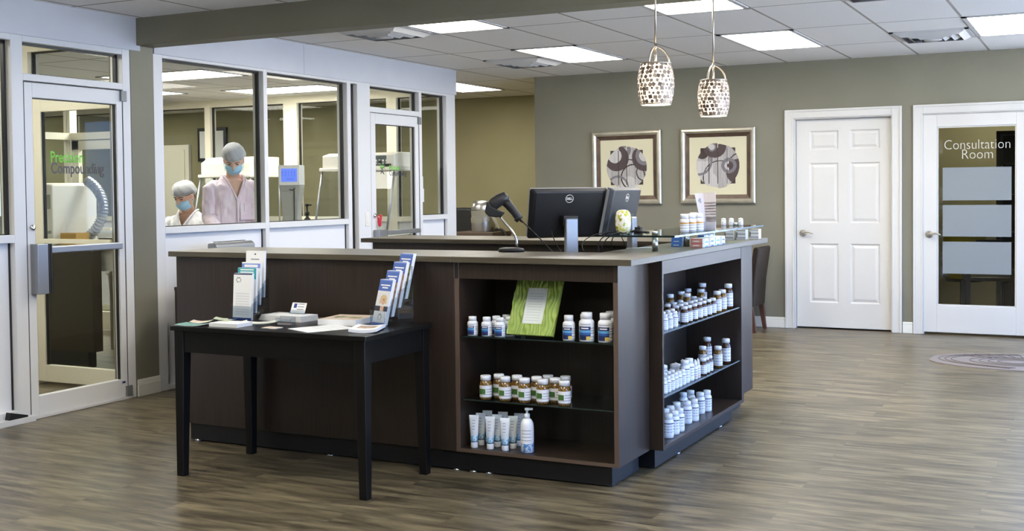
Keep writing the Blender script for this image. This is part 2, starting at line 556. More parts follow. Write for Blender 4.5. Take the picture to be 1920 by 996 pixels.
ORD = ['first', 'second', 'third', 'fourth', 'fifth', 'sixth', 'seventh', 'eighth', 'ninth', 'tenth', 'eleventh', 'twelfth', 'thirteenth', 'fourteenth']

# ================================================================== SETTING
XL, XR, YF, YB = -5.856, 1.60, -3.3, 11.37
CH, CHF = 2.60, 2.575
b = MB(); b.box(-14, 1.8, -8, 15, -0.10, 0.0, mt['floor'])
struct(b.build('floor'), 'grey brown wood-look vinyl plank floor', 'floor')
b = MB(); b.box(1.85, 60, -60, 60, -0.20, -0.12, mt['asphalt']); b.box(-60, 1.85, -60, -8.02, -0.20, -0.12, mt['asphalt'])
b.box(-60, 1.85, 15.02, 60, -.20, -.12, mt['asphalt']); b.box(-60, -14.02, -8, 15.02, -0.20, -0.12, mt['asphalt'])
struct(b.build('ground'), 'pale concrete outside the shop windows', 'ground')
b = MB(); b.box(-14, XR + .15, 6.05, 11.5, CH, CH + .1, mt['ceiling']); b.box(-14, -.36, 11.5, 15, CH, CH + 0.1, mt['ceiling'])
struct(b.build('ceiling'), 'white suspended tile ceiling over the counter', 'ceiling')
b = MB(); b.box(-14, XR + .15, -3.5, 5.95, CHF, CHF + 0.1, mt['ceiling'])
struct(b.build('ceiling_front'), 'white suspended tile ceiling before the olive beam', 'ceiling')
b = MB(); b.box(-5.99, XR, 5.92, 6.085, 2.39, 2.75, mt['olive'])
struct(b.build('beam'), 'olive painted beam crossing the ceiling', 'beam')
b = MB(); b.box(-6.05, -5.853, 5.868, 6.083, 0, 2.70, mt['olive'])
struct(b.build('column'), 'olive painted column between the glass door and the lab window', 'column')

# back wall with two door openings
D3 = (-2.675, -1.757, 2.045)
D4 = (-1.478, -0.556, 2.045)
b = MB()
for x0, x1, z0 in ((-5.475, D3[0], 0), (D3[0], D3[1], D3[2]), (D3[1], D4[0], 0), (D4[0], D4[1], D4[2]), (D4[1], -.36, 0)):
    b.box(x0, x1, YB, YB + 0.13, z0, 2.72, mt['olive'])
b.box(.55, XR + .2, YB, YB + .13, 0, 2.72, mt['olive']); b.box(-.36, XR + .2, YB, YB + .13, 2.42, 2.72, mt['olive']); b.box(-.36, XR + .2, YB, YB + .13, -.02, .10, mt['olive'])
struct(b.build('wall_back'), 'olive grey wall behind the counter', 'wall')
b = MB(); b.box(-5.475, -5.345, YB + 0.13, 13.5, 0, 2.72, mt['deep_olive'])
struct(b.build('wall_return'), 'end of the olive wall turning into the hall', 'wall')
b = MB(); b.box(-14, -5.35, 13.5, 13.62, 0, 2.72, mt['deep_olive'])
struct(b.build('wall_hall'), 'yellow olive wall at the end of the hall', 'wall')
b = MB(); b.box(-14.1, -13.95, YF - .1, 13.6, 0, 2.72, mt['deep_olive'])
struct(b.build('wall_far_left'), 'olive wall at the far side of the lab', 'wall')

# baseboards
def baseboard(name, segs, h=0.105, t=0.016):
    b = MB()
    for x0, x1, y0, y1 in segs:
        b.box(x0, x1, y0, y1, 0, h * .72, mt['baseboard'])
        dx = 0.005 if abs(x1 - x0) < .05 else 0; dy = 0.005 if abs(y1 - y0) < .05 else 0
        b.box(x0, x1 - dx, y0 + dy, y1, h * .72, h, mt['baseboard'])
    return struct(b.build(name, bevel=0.004), 'white baseboard along the wall', 'baseboard')
baseboard('baseboard_back', [(-5.475, -2.765, YB - .016, YB), (-1.66, -1.568, YB - .016, YB), (-0.46, -.36, YB - .016, YB)])
baseboard('baseboard_column', [(-5.853, -5.837, 5.872, 6.083)], 0.118)

# right wall and front wall with shop windows (daylight)
b = MB()
b.box(XR, XR + .15, YF - .2, YB + .3, 2.42, 2.72, mt['olive'])
b.box(XR, XR + .15, YF - .2, YB + .3, -0.02, 0.10, mt['olive'])
b.box(XR, XR + .15, YF - .2, 2.0, 0.1, 2.42, mt['olive'])
b.box(XR, XR + .15, 11.15, YB + .3, 0.1, 2.42, mt['olive'])
struct(b.build('wall_right'), 'olive wall holding the shop windows', 'wall')
b = MB()
b.box(-14.1, XR + .2, YF - .15, YF, -.02, 2.72, mt['olive'])
struct(b.build('wall_front'), 'olive wall behind the viewer', 'wall')


def shop_window(name, axis, a0, a1, n, pos, label):
    f = MB(); p = MB()
    st = (a1 - a0) / n
    def bx(mb, u0, u1, d0, d1, z0, z1, mat):
        if axis == 'y': mb.box(pos + d0, pos + d1, u0, u1, z0, z1, mat)
        else: mb.box(u0, u1, pos + d0, pos + d1, z0, z1, mat)
    for i in range(n + 1):
        bx(f, a0 + i * st - .03, a0 + i * st + .03, 0, .1, .1, 2.42, mt['white_metal'])
    for z in (.1, 2.36):
        bx(f, a0, a1, 0, .1, z, z + .06, mt['white_metal'])
    fr = f.build(name)
    bx(p, a0, a1, .047, .053, .16, 2.36, mt['glass'])
    p.build('pane', fr)
    return struct(fr, label, 'window')
shop_window('window_8', 'y', 2.0, 11.15, 6, XR + .02, 'shop windows along the daylight side')

shop_window('window_9', 'x', -.36, .55, 1, YB + .01, 'added unseen window beside the consultation room door')  # unseen window, added to give the counter side its blue sheen

# ---- the white storefront partition along the lab (plane X = XL)
GX0, GX1 = -5.919, -5.913          # glass
def bar(mb, y0, y1, z0, z1, mat=None, d=0.11, x=XL):
    mb.box(x - d, x, y0, y1, z0, z1, mat or mt['white_metal'])
def gask(mb, y0, y1, z0, z1, t=0.010):
    """thin black seal around a pane"""
    g = mt['gasket']; xa, xb = -5.930, -5.902
    mb.box(xa, xb, y0, y0 + t, z0, z1, g); mb.box(xa, xb, y1 - t * 1.6, y1, z0, z1, g)
    mb.box(xa, xb, y0, y1, z0, z0 + t * .6, g); mb.box(xa, xb, y0, y1, z1 - t * 1.4, z1, g)
def glazed(name, y0, y1, z0, z1, lab, frame_boxes):
    f = MB()
    for q in frame_boxes: bar(f, *q)
    fr = f.build(name, bevel=0.002, bseg=1)
    p = MB(); p.box(GX0, GX1, y0, y1, z0, z1, mt['glass']); p.build('pane', fr)
    g = MB(); gask(g, y0, y1, z0, z1); g.build('gasket', fr)
    return struct(fr, lab, 'window')

b = MB()
b.box(XL - .11, XL + .012, YF, 5.955, 2.355, CHF + .02, mt['header'])
hl = struct(b.build('trim_1'), 'white fascia panel over the entrance glass', 'fascia')
b = MB()
b.box(XL - .11, XL + .012, 6.086, 10.31, 2.352, CH + .02, mt['header'])
b.box(XL + .0115, XL + .0125, 7.78, 7.7825, 2.352, CH, mt['ceil_dark'])
struct(b.build('trim_2'), 'white fascia panel over the lab glass', 'fascia')
b = MB(); b.box(XL - .10, XL, YF, 3.0, 0, 2.355, mt['olive'])
struct(b.build('wall_left'), 'olive wall beside the entrance', 'wall')

# window_1: sidelight at the frame edge
glazed('window_1', 3.05, 4.905, 1.142, 2.318, 'white framed side window at the picture edge',
       [(3.0, 3.05, 0, 2.355), (4.905, 4.992, 0, 2.355), (3.05, 4.905, 1.094, 1.142), (3.05, 4.905, 2.318, 2.356), (3.05, 4.905, 0, .075)])
b = MB(); b.box(-5.925, -5.905, 3.05, 4.893, .075, 1.094, mt['panel_white']); b.box(-5.93, -5.90, 4.893, 4.905, .075, 1.094, mt['gasket'])
struct(b.build('trim_3'), 'white panel under the side window', 'panel')
b = MB(); b.box(XL, XL + .048, 3.0, 4.99, 0, .035, mt['white_metal']); struct(b.build('trim_9', bevel=.002), 'white sill ledge at the foot of the side window', 'sill')
# window_2: transom over the first glass door
glazed('window_2', 4.992, 5.80, 2.125, 2.318, 'low transom pane over the first glass door',
       [(5.80, 5.868, 0, 2.356), (4.992, 5.80, 2.082, 2.125), (4.992, 5.80, 2.318, 2.356)])
# window_3, window_4, window_5
glazed('window_3', 6.175, 7.272, 1.147, 2.330, 'lab window with two masked people behind it',
       [(6.083, 6.175, 0, 2.353), (7.272, 7.318, 0, 2.353), (6.175, 7.272, 1.10, 1.147), (6.175, 7.272, 2.330, 2.353), (6.175, 7.272, 0, .03)])
glazed('window_4', 7.318, 8.405, 1.147, 2.330, 'lab window with a blue screen device behind it',
       [(8.405, 8.460, 0, 2.353), (7.318, 8.405, 1.10, 1.147), (7.318, 8.405, 2.330, 2.353), (7.318, 8.405, 0, .03)])
glazed('window_5', 8.460, 8.560, .05, 2.330, 'narrow upright glass slot beside the wide post',
       [(8.560, 8.760, 0, 2.353), (8.46, 8.56, 2.330, 2.353), (8.46, 8.56, 0, .05)])
glazed('window_6', 8.760, 9.600, 2.145, 2.330, 'low transom pane over the second glass door',
       [(9.600, 9.648, 0, 2.353), (8.76, 9.60, 2.097, 2.145), (8.76, 9.60, 2.330, 2.353)])
glazed('window_7', 9.648, 10.125, 1.147, 2.330, 'narrow side window next to the second glass door',
       [(10.125, 10.30, 0, 2.353), (9.648, 10.125, 1.10, 1.147), (9.648, 10.125, 2.330, 2.353), (9.648, 10.125, 0, .03)])
b = MB()
for y0, y1 in ((6.175, 7.262), (7.318, 8.395), (9.648, 10.115)):
    b.box(-5.925, -5.895, y0, y1, .03, 1.10, mt['panel_white'])
    b.box(-5.93, -5.89, y1, y1 + .01, .03, 1.10, mt['gasket'])
struct(b.build('trim_4'), 'white panels under the lab windows', 'panel')


def glass_door(name, y0, y1, z1, gy0, gy1, gz0, gz1, lab):
    f = MB(); X0, X1 = XL - .052, XL - .006
    f.box(X0, X1, y0, gy0, .018, z1, mt['white_metal']); f.box(X0, X1, gy1, y1, .018, z1, mt['white_metal'])
    f.box(X0, X1, gy0, gy1, .018, gz0, mt['white_metal']); f.box(X0, X1, gy0, gy1, gz1, z1, mt['white_metal'])
    fr = f.build(name, bevel=0.003)
    p = MB(); p.box(-5.888, -5.882, gy0, gy1, gz0, gz1, mt['glass']); p.build('pane', fr)
    g = MB(); gk = mt['gasket']
    g.box(-5.893, -5.877, gy1 - .010, gy1, gz0, gz1, gk); g.box(-5.893, -5.877, gy0, gy1, gz1 - .006, gz1, gk); g.box(-5.893, -5.877, gy0, gy0 + .005, gz0, gz1, gk)
    g.box(XL - .05, XL - .004, y0 - .005, y0, .018, z1, gk); g.box(XL - .05, XL - .004, y0, y1, z1, z1 + .004, gk); g.box(XL - .05, XL - .004, y1, y1 + .005, .018, z1, gk)
    g.build('gasket', fr)
    h = MB()
    for zz in (0.055, z1 - .035):
        h.box(XL - .006, XL + .012, y1 - .022, y1 + .028, zz - .035, zz + .035, mt['grey_plastic'])
    h.build('pivot_hinge', fr, bevel=0.003)
    struct(fr, lab, 'door')
    return fr

d1 = glass_door('door_1', 5.000, 5.797, 2.074, 5.062, 5.747, .138, 1.982, 'white framed glass door lettered Precision Compounding near the beam column')
# push bar, pull, lock on door 1
b = MB(); b.box(-5.868, -5.815, 5.03, 5.735, 1.018, 1.062, mt['alu']); b.build('push_bar', d1, bevel=0.006)
b = MB()
b.box(-5.862, -5.795, 5.018, 5.100, .772, 1.082, mt['alu'])
b.build('door_handle', d1, bevel=0.004)
b = MB()
for yy in (5.106, 5.122):
    b.box(-5.858, -5.80, yy, yy + .011, .775, 1.080, mt['gasket'])
b.build('handle_strip', d1)
b = MB(); b.lathe([(0, 0), (.019, 0), (.019, .010), (.012, .016), (0, .016)], mt['chrome'], mx=Matrix.Translation((-5.862, 5.038, 1.182)) @ Matrix.Rotation(PI / 2, 4, 'Y'))
b.build('door_lock', d1)
b = MB(); b.box(-5.8625, -5.860, 5.748, 5.775, .110, .124, mt['blue_ink']); b.build('blue_sticker', d1)
text_obj('lettering', 'Precision', 0.100, mt['green_text'], frame_mx((-5.878, 5.203, 1.588), (0, 1, 0), (0, 0, 1)), d1, sx=0.72, weight=.0012)
text_obj('lettering', 'Compounding', 0.100, mt['dark_text'], frame_mx((-5.878, 5.205, 1.518 - .0), (0, 1, 0), (0, 0, 1)), d1, sx=0.76, weight=.0012)
# bottom sweep
b = MB(); b.box(XL - .05, XL + .01, 5.0, 5.80, .002, .018, mt['white_metal']); b.build('threshold', d1)

d2 = glass_door('door_2', 8.768, 9.595, 2.092, 8.850, 9.530, .205, 1.995, 'white framed glass door with a red coil hanging on its lock')
b = MB(); b.box(-5.868, -5.815, 8.92, 9.545, .985, 1.025, mt['alu']); b.build('push_bar', d2, bevel=0.006)
b = MB(); b.box(-5.862, -5.795, 8.79, 8.925, .72, 1.035, mt['alu']); b.box(-5.858, -5.80, 8.926, 8.937, .725, 1.03, mt['gasket']); b.build('door_handle', d2, bevel=0.004)
b = MB(); b.lathe([(0, 0), (.019, 0), (.019, .010), (0, .016)], mt['chrome'], mx=Matrix.Translation((-5.862, 8.815, 1.165)) @ Matrix.Rotation(PI / 2, 4, 'Y')); b.build('door_lock', d2)
text_obj('lettering', 'Precision', 0.066, mt['green_text'], frame_mx((-5.878, 9.092, 1.580), (0, 1, 0), (0, 0, 1)), d2, sx=0.78, weight=.0005)
text_obj('lettering', 'Compounding', 0.066, mt['dark_text'], frame_mx((-5.878, 9.095, 1.530), (0, 1, 0), (0, 0, 1)), d2, sx=0.78, weight=.0005)
b = MB()     # leaf-and-figure emblem on the door glass
b.tube([(-5.878, 8.955, 1.545), (-5.878, 8.975, 1.585), (-5.878, 8.97, 1.61)], .004, mt['dark_text'], 6)
b.tube([(-5.878, 8.975, 1.575), (-5.878, 9.005, 1.54)], .004, mt['dark_text'], 6)
b.tube([(-5.878, 8.945, 1.60), (-5.878, 8.975, 1.592), (-5.878, 9.005, 1.607)], .003, mt['dark_text'], 6)
for k in range(4):
    yy = 8.945 + .02 * k
    b.face([(-5.877, yy, 1.585), (-5.877, yy + .010, 1.60), (-5.877, yy + .004, 1.635 - .006 * (k % 2)), (-5.877, yy - .006, 1.60)], mt['green_text'])
b.build('door_emblem', d2)
# red coil on the lock
b = MB()
pts = []
for i in range(90):
    t = i / 89
    yy = 8.83 + .05 * t + .004; zz = 1.165 - .085 * math.sin(PI * min(1, t * 1.15)) - .005
    a = i * 1.25
    pts.append((-5.835 + .010 * math.cos(a), yy, zz + .010 * math.sin(a)))
b.tube(pts, .0045, M('red_coil_plastic', lin(214, 40, 70), .4), 6)
tag(b.build('key_coil'), 'red plastic key coil hanging on the second glass door lock', 'key coil')
# switch plate on the wide post
sw = MB(); sw.box(XL, XL + .006, 8.655, 8.715, 1.075, 1.195, mt['lab_white'])
so = tag(sw.build('light_switch', bevel=.002), 'white double switch plate on the wide white post', 'switch')
s2 = MB(); s2.box(XL + .006, XL + .011, 8.67, 8.70, 1.14, 1.175, mt['lab_white']); s2.build('switch_rocker', so, bevel=.001)
s2 = MB(); s2.box(XL + .006, XL + .011, 8.67, 8.70, 1.095, 1.13, mt['lab_white']); s2.build('switch_rocker', so, bevel=.001)
# rubber wedge at the foot of the first side window
b = MB(); b.prism([(4.80, .0355), (4.935, .0355), (4.935, .046), (4.81, .080)], 0, XL + .002, XL + .042, mt['dark_plastic'])
tag(b.build('door_wedge'), 'grey rubber door wedge lying at the foot of the side window', 'door wedge')

# ---- doors on the back wall
def casing(mb, x0, x1, z1, wl=.086, wr=.092):
    y = YB
    def prof(u0, u1, v0, v1, horiz):
        pass
    for (a, bb, c, d) in ((x0 - wl, x0, 0, z1 + .086), (x1, x1 + wr, 0, z1 + .086)):
        mb.box(a, bb, y - .012, y, c, d, mt['white_paint'])
    mb.box(x0 - .0, x1 + .0, y - .012, y, z1, z1 + .086, mt['white_paint'])
    # outer back band
    mb.box(x0 - wl, x0 - wl + .02, y - .022, y - .012, 0, z1 + .086, mt['white_paint'])
    mb.box(x1 + wr - .02, x1 + wr, y - .022, y - .012, 0, z1 + .086, mt['white_paint'])
    mb.box(x0 - wl + .02, x1 + wr - .02, y - .022, y - .012, z1 + .066, z1 + .086, mt['white_paint'])
    # inner bead
    mb.box(x0 - .016, x0 - .004, y - .017, y - .012, 0, z1 + .004, mt['white_paint'])
    mb.box(x1 + .004, x1 + .016, y - .017, y - .012, 0, z1 + .004, mt['white_paint'])
    mb.box(x0 - .016, x1 + .016, y - .017, y - .012, z1 + .004, z1 + .016, mt['white_paint'])
    # jamb lining
    mb.box(x0, x0 + .008, y, y + .13, 0, z1, mt['white_paint']); mb.box(x1 - .008, x1, y, y + .13, 0, z1, mt['white_paint']); mb.box(x0, x1, y, y + .13, z1 - .008, z1, mt['white_paint'])
b = MB(); casing(b, *D3); struct(b.build('trim_5', bevel=.003), 'white casing around the panelled door', 'door casing')
b = MB(); casing(b, *D4); struct(b.build('trim_6', bevel=.003), 'white casing around the consultation room door', 'door casing')


def lever(parent, x, z, y, dirx=1):
    b = MB()
    b.lathe([(0, 0), (.033, 0), (.034, .006), (.026, .014), (.014, .018), (.012, .045), (0, .047)], mt['nickel'], mx=Matrix.Translation((x, y, z)) @ Matrix.Rotation(PI / 2, 4, 'X'))
    b.tube(bez((x, y - .042, z), (x + dirx * .03, y - .05, z + .012), (x + dirx * .07, y - .05, z + .020), (x + dirx * .105, y - .048, z - .004), 10), [.010, .010, .0095, .009, .009, .008, .008, .0075, .007, .007, .006], mt['nickel'], 8)
    return b.build('door_handle', parent)

# six-panel door (door_3)
DY = YB + .055
xs0, xs1 = D3[0] + .012, D3[1] - .010
f = MB()
panels = []
pw = [(xs0 + .128, xs0 + .128 + .275), (xs1 - .107 - .275, xs1 - .107)]
for (pz0, pz1) in ((.255, .83), (1.03, 1.612), (1.74, 1.925)):
    for (px0, px1) in pw:
        panels.append((px0, px1, pz0, pz1))
xsL = [xs0, pw[0][0], pw[0][1], pw[1][0], pw[1][1], xs1]
zsL = [.015, .255, .83, 1.03, 1.612, 1.74, 1.925, D3[2] - .012]
for i in range(5):
    for j in range(7):
        hole = (i in (1, 3)) and (j in (1, 3, 5))
        if not hole:
            f.face([(xsL[i], DY, zsL[j]), (xsL[i + 1], DY, zsL[j]), (xsL[i + 1], DY, zsL[j + 1]), (xsL[i], DY, zsL[j + 1])], mt['white_paint'])
for (px0, px1, pz0, pz1) in panels:
    def rect(d, y): return [(px0 + d, y, pz0 + d), (px1 - d, y, pz0 + d), (px1 - d, y, pz1 - d), (px0 + d, y, pz1 - d)]
    rr = [rect(0, DY), rect(.012, DY + .011), rect(.020, DY + .011), rect(.042, DY + .003)]
    for k in range(3):
        for e in range(4):
            f.face([rr[k][e], rr[k][(e + 1) % 4], rr[k + 1][(e + 1) % 4], rr[k + 1][e]], mt['white_paint'])
    f.face(rr[3], mt['white_paint'])
f.box(xs0, xs1, DY + .012, DY + .04, .015, D3[2] - .012, mt['white_paint'])
for e in ((xs0, xs0 + .001), (xs1 - .001, xs1)):
    f.box(e[0], e[1], DY, DY + .02, .015, D3[2] - .012, mt['white_paint'])
d3 = struct(f.build('door_3'), 'white six-panel door with a lever handle', 'door')
lever(d3, -2.601, .930, DY, 1)
b = MB()
for zz in (.25, 1.05, 1.85): b.lathe([(0, 0), (.006, 0), (.006, .09), (0, .09)], mt['nickel'], c=(xs1 + .002, DY - .006, zz), seg=8)
b.build('door_hinge', d3)
b = MB(); b.box(D3[0], D3[1], YB + .13, YB + .16, 0, 2.1, mt['gasket']); struct(b.build('trim_7'), 'dark backing behind the panelled door', 'panel')

# consultation room door (door_4) : white stile frame, clear glass, frosted bands
DY4 = YB + .004
xs0, xs1 = -1.472, -0.562
g4 = (-1.357, -.681, .269, 1.923)
f = MB()
for q in ((xs0, g4[0], .02, 2.035), (g4[1], xs1, .02, 2.035), (g4[0], g4[1], .02, g4[2]), (g4[0], g4[1], g4[3], 2.035)):
    f.box(q[0], q[1], DY4, DY4 + .044, q[2], q[3], mt['white_paint'])
for q in ((g4[0], g4[0] + .012, g4[2], g4[3]), (g4[1] - .012, g4[1], g4[2], g4[3]), (g4[0], g4[1], g4[2], g4[2] + .012), (g4[0], g4[1], g4[3] - .012, g4[3])):
    f.box(q[0], q[1], DY4 + .010, DY4 + .034, q[2], q[3], mt['white_paint'])
d4 = struct(f.build('door_4', bevel=.003), 'white glazed consultation room door with three frosted bands', 'door')
b = MB(); b.box(g4[0], g4[1], DY4 + .02, DY4 + .026, g4[2], g4[3], mt['door_glass']); b.build('pane', d4)
for (z0, z1) in ((1.243, 1.545), (.910, 1.200), (.567, .862)):
    b = MB(); b.box(-1.308, -.722, DY4 + .0185, DY4 + .0195, z0, z1, mt['frost']); b.build('frosted_band', d4)
text_obj('lettering', 'Consultation', .128, mt['frost_text'], frame_mx((-1.013, DY4 + .0185, 1.712), (1, 0, 0), (0, 0, 1)), d4, align='CENTER', sx=.86, extr=.0004, weight=-.0022)
text_obj('lettering', 'Room', .128, mt['frost_text'], frame_mx((-1.010, DY4 + .0185, 1.628 - .005), (1, 0, 0), (0, 0, 1)), d4, align='CENTER', sx=.88, extr=.0004, weight=-.0022)
lever(d4, -1.424, .928, DY4, 1)
# the dim consultation room
b = MB()
b.box(-3.0, -.38, 14.4, 14.5, 0, 2.6, mt['deep_olive']); b.box(-1.75, -1.70, 11.5, 14.4, 0, 2.6, mt['deep_olive']); b.box(-.43, -.38, 11.5, 14.4, 0, 2.6, mt['deep_olive'])
b.box(-3.0, -.38, 11.5, 14.5, CH - .0, CH + .02, mt['ceiling'])
struct(b.build('wall_consultation'), 'olive walls of the dim room behind the glazed door', 'wall')
bs = thing('bookcase', 'dark bookcase standing in the consultation room behind the glass', 'bookcase', (-.73, 13.3, 0))
b = MB(); b.box(-.26, .26, -.02, .3, 0, .05, mt['black_wood']); b.box(-.26, -.22, -.02, .3, 0, 1.95, mt['black_wood']); b.box(.22, .26, -.02, .3, 0, 1.95, mt['black_wood']); b.box(-.26, .26, .27, .3, 0, 1.95, mt['black_wood']); b.box(-.26, .26, -.02, .3, 1.91, 1.95, mt['black_wood']); b.build('carcass', bs)
for z in (.45, .85, 1.25, 1.6):
    b = MB(); b.box(-.22, .22, -.01, .27, z, z + .03, mt['black_wood']); b.build('shelf', bs)
ch = thing('wooden_chair', 'black slatted chair in the dim room behind the glazed door', 'chair', (-1.02, 12.55, 0), .2)
b = MB(); b.box(-.22, .22, -.22, .22, .43, .47, mt['black_wood']); b.build('seat', ch, bevel=.01)
for sx in (-1, 1):
    for sy in (-1, 1):
        b = MB(); b.box(sx * .2 - .02, sx * .2 + .02, sy * .2 - .02, sy * .2 + .02, 0, .43 if sy > 0 else .82, mt['black_wood']); b.build('leg', ch)
b = MB(); b.prism([(-.22, .6), (.22, .6), (.22, .74), (.12, .84), (-.12, .84), (-.22, .74)], 1, -.215, -.18, mt['black_wood']); b.build('backrest', ch)
b = MB(); b.lathe([(0, 0), (.20, 0), (.22, .05), (.22, .55), (.24, .58), (0, .58)], M('yellow_plastic', lin(190, 176, 40), .5), c=(-1.35, 13.75, .35))
b.lathe([(0, 0), (.26, 0), (.26, .03), (.05, .04), (.05, .31), (.2, .32), (.2, .35), (0, .35)], mt['black_wood'], c=(-1.35, 13.75, 0))
tag(b.build('yellow_drum_seat'), 'yellow drum seat at the rear of the consultation room', 'seat')

# ================================================================== LAB BEHIND THE GLASS
LCH = 2.43
b = MB(); b.box(-13.95, -5.966, 6.10, 10.20, LCH, LCH + .08, mt['ceiling'])
struct(b.build('ceiling_lab'), 'lower tile ceiling inside the lab', 'ceiling')


def xpart(name, y, xs, posts, lab, head, sill=None, top=2.72, transom=None):
    """glazed partition running along X: posts = [(x0,x1)], panes between"""
    f = MB(); y0, y1 = y, y + .10
    f.box(xs[0], xs[1], y0, y1, head, top, mt['cream'])
    for p0, p1 in posts: f.box(p0, p1, y0, y1, 0, head, mt['cream'])
    fr = None
    panes = [(posts[i][1], posts[i + 1][0]) for i in range(len(posts) - 1)]
    for a, c in panes:
        if sill:
            f.box(a, c, y0, y1, sill - .05, sill, mt['cream']); f.box(a, c, y0 + .03, y1 - .03, 0, sill - .05, mt['panel_white'])
        if transom: f.box(a, c, y0, y1, transom[0], transom[1], mt['cream'])
        if not (transom and a > -7.0): f.box(a, c, y0, y1, 0, .06, mt['cream'])
    fr = f.build(name)
    for a, c in panes:
        p = MB(); p.box(a, c, y + .047, y + .053, (transom[1] if (transom and a > -7.0) else (sill or .06)), head, mt['glass']); p.build('pane', fr)
    g = MB()
    for a, c in panes:
        zb = 2.145 if (transom and a > -7.0) else (sill or .06)
        g.box(a, a + .012, y + .036, y + .064, zb, head, mt['gasket']); g.box(c - .012, c, y + .036, y + .064, zb, head, mt['gasket']); g.box(a, c, y + .036, y + .064, head - .010, head, mt['gasket'])
    g.build('gasket', fr)
    return struct(fr, lab, 'window')

xpart('window_10', 10.20, (-13.95, -5.86), [(-13.95, -13.9), (-12.42, -12.36), (-11.21, -11.12), (-9.06, -8.98), (-7.95, -7.77), (-6.62, -6.50), (-5.97, -5.86)],
      'cream framed glass partition at the rear of the lab', 2.35, 1.12)
xpart('window_11', 5.97, (-13.95, -6.05), [(-13.95, -13.9), (-10.6, -10.5), (-8.95, -8.85), (-7.10, -6.955), (-6.14, -6.05)], 'cream framed glass around the inner vestibule door', 2.42, None, 2.72, (2.095, 2.145))
f = MB()
for q in ((-6.95, -6.872, .02, 2.09), (-6.182, -6.14, .02, 2.09), (-6.872, -6.182, .02, .142), (-6.872, -6.182, 1.985, 2.09)):
    f.box(q[0], q[1], 6.0, 6.045, q[2], q[3], mt['cream'])
d5 = struct(f.build('door_5', bevel=.003), 'cream framed inner glass door behind the lettered door', 'door')
b = MB(); b.box(-6.872, -6.182, 6.02, 6.026, .142, 1.985, mt['glass']); b.build('pane', d5)
b = MB(); b.box(-6.872, -6.862, 6.012, 6.034, .142, 1.985, mt['gasket']); b.build('gasket', d5)
b = MB(); b.box(-6.86, -6.15, 5.945, 5.985, 1.035, 1.065, mt['cream']); b.box(-6.86, -6.83, 5.985, 6.0, 1.035, 1.065, mt['cream']); b.box(-6.18, -6.15, 5.985, 6.0, 1.035, 1.065, mt['cream']); b.build('push_bar', d5)
# glazed corner deeper in the lab
f = MB()
cr = mt['cream']
for q in ((-9.46, -9.37, 8.55, 8.64, 0, 2.43), (-9.46, -9.37, 6.10, 6.18, 0, 2.43), (-9.46, -9.37, 7.40, 7.48, 0, 2.43), (-9.46, -9.37, 6.1, 8.6, 1.94, 2.01), (-9.46, -9.37, 6.1, 8.6, 2.38, 2.43), (-9.46, -9.37, 6.1, 8.6, 0, .10),
          (-8.76, -8.70, 8.55, 8.64, 0, 2.43), (-9.4, -8.70, 8.55, 8.64, 1.94, 2.01), (-9.4, -8.70, 8.55, 8.64, 2.38, 2.43), (-9.37, -9.28, 8.57, 8.62, .02, 1.93), (-8.82, -8.76, 8.57, 8.62, .02, 1.93), (-9.37, -8.76, 8.57, 8.62, 1.84, 1.93), (-9.37, -8.76, 8.57, 8.62, .02, .2), (-9.28, -8.82, 8.53, 8.56, 1.02, 1.05)):
    f.box(*q, cr)
w13 = struct(f.build('window_13'), 'cream framed glazed corner deeper in the lab', 'window')
b = MB(); b.box(-9.42, -9.414, 6.18, 8.55, .10, 2.38, mt['glass']); b.build('pane', w13)
b = MB(); b.box(-9.28, -8.82, 8.592, 8.598, .2, 2.38, mt['glass']); b.build('pane', w13)
# vestibule enclosure
b = MB(); b.box(-9.0, -5.966, 2.9, 3.0, 0, 2.7, mt['cream']); b.box(-9.1, -9.0, 2.9, 5.97, 0, 2.7, mt['cream'])
struct(b.build('wall_vestibule'), 'cream walls of the small vestibule', 'wall')
b = MB(); b.box(-6.75, -6.15, 4.75, 5.62, 0, .008, mt['blue_mat'])
tag(b.build('floor_mat', bevel=.002), 'blue sticky mat on the floor behind the lettered glass door', 'mat')
b = MB()
for i in range(1): b.box(-13.94, -13.9, 11.2, 11.72, .85, 1.75, M('daylight_window', (0.5, 0.6, 0.8), .3, emit=(.80, .88, 1.0), estr=.9))
struct(b.build('window_12'), 'bright outside window at the far end of the lab', 'window')
# hall things on the far wall
b = MB(); b.box(-12.86, -12.26, 13.44, 13.5, 0, 2.12, mt['cream']); b.box(-12.78, -12.34, 13.425, 13.44, .02, 2.05, mt['cream'])
struct(b.build('door_6', bevel=.004), 'cream door in the hall beyond the lab', 'door')
nb = MB(); nb.box(-12.10, -11.55, 13.46, 13.5, 1.86, 2.36, mt['black_plastic'])
no_ = tag(nb.build('notice_frame', bevel=.004), 'black framed notice on the hall wall above the seated person', 'picture frame')
b = MB(); b.box(-12.05, -11.60, 13.452, 13.461, 1.91, 2.31, mt['paper']); b.build('notice_sheet', no_)
b = MB(); b.box(-12.0, -11.80, 13.492, 13.5, 1.53, 1.85, mt['paper']); tag(b.build('paper_notice'), 'cream paper notice pinned under the black framed notice', 'notice')
# notes on the glass by the second door
for k, (y, z, wd, hh, lb) in enumerate(((9.665, 1.40, .105, .125, 'upper white note taped inside the narrow side window'), (9.675, 1.275, .11, .13, 'lower white note taped inside the narrow side window'))):
    b = MB(); b.grid((-5.924, y, z), (0, wd, 0), (0, 0, hh), 8, 10, lambda s, t: mt['ink'] if (int(t * 10) % 2 == 0 and .1 < s < .8 - .2 * ((int(t * 10) // 2) % 2)) else mt['paper'])
    b.box(-5.9255, -5.9245, y, y + wd, z, z + hh, mt['paper'])
    tag(b.build('note_sheet'), lb, 'note', 'notes taped to the glass')


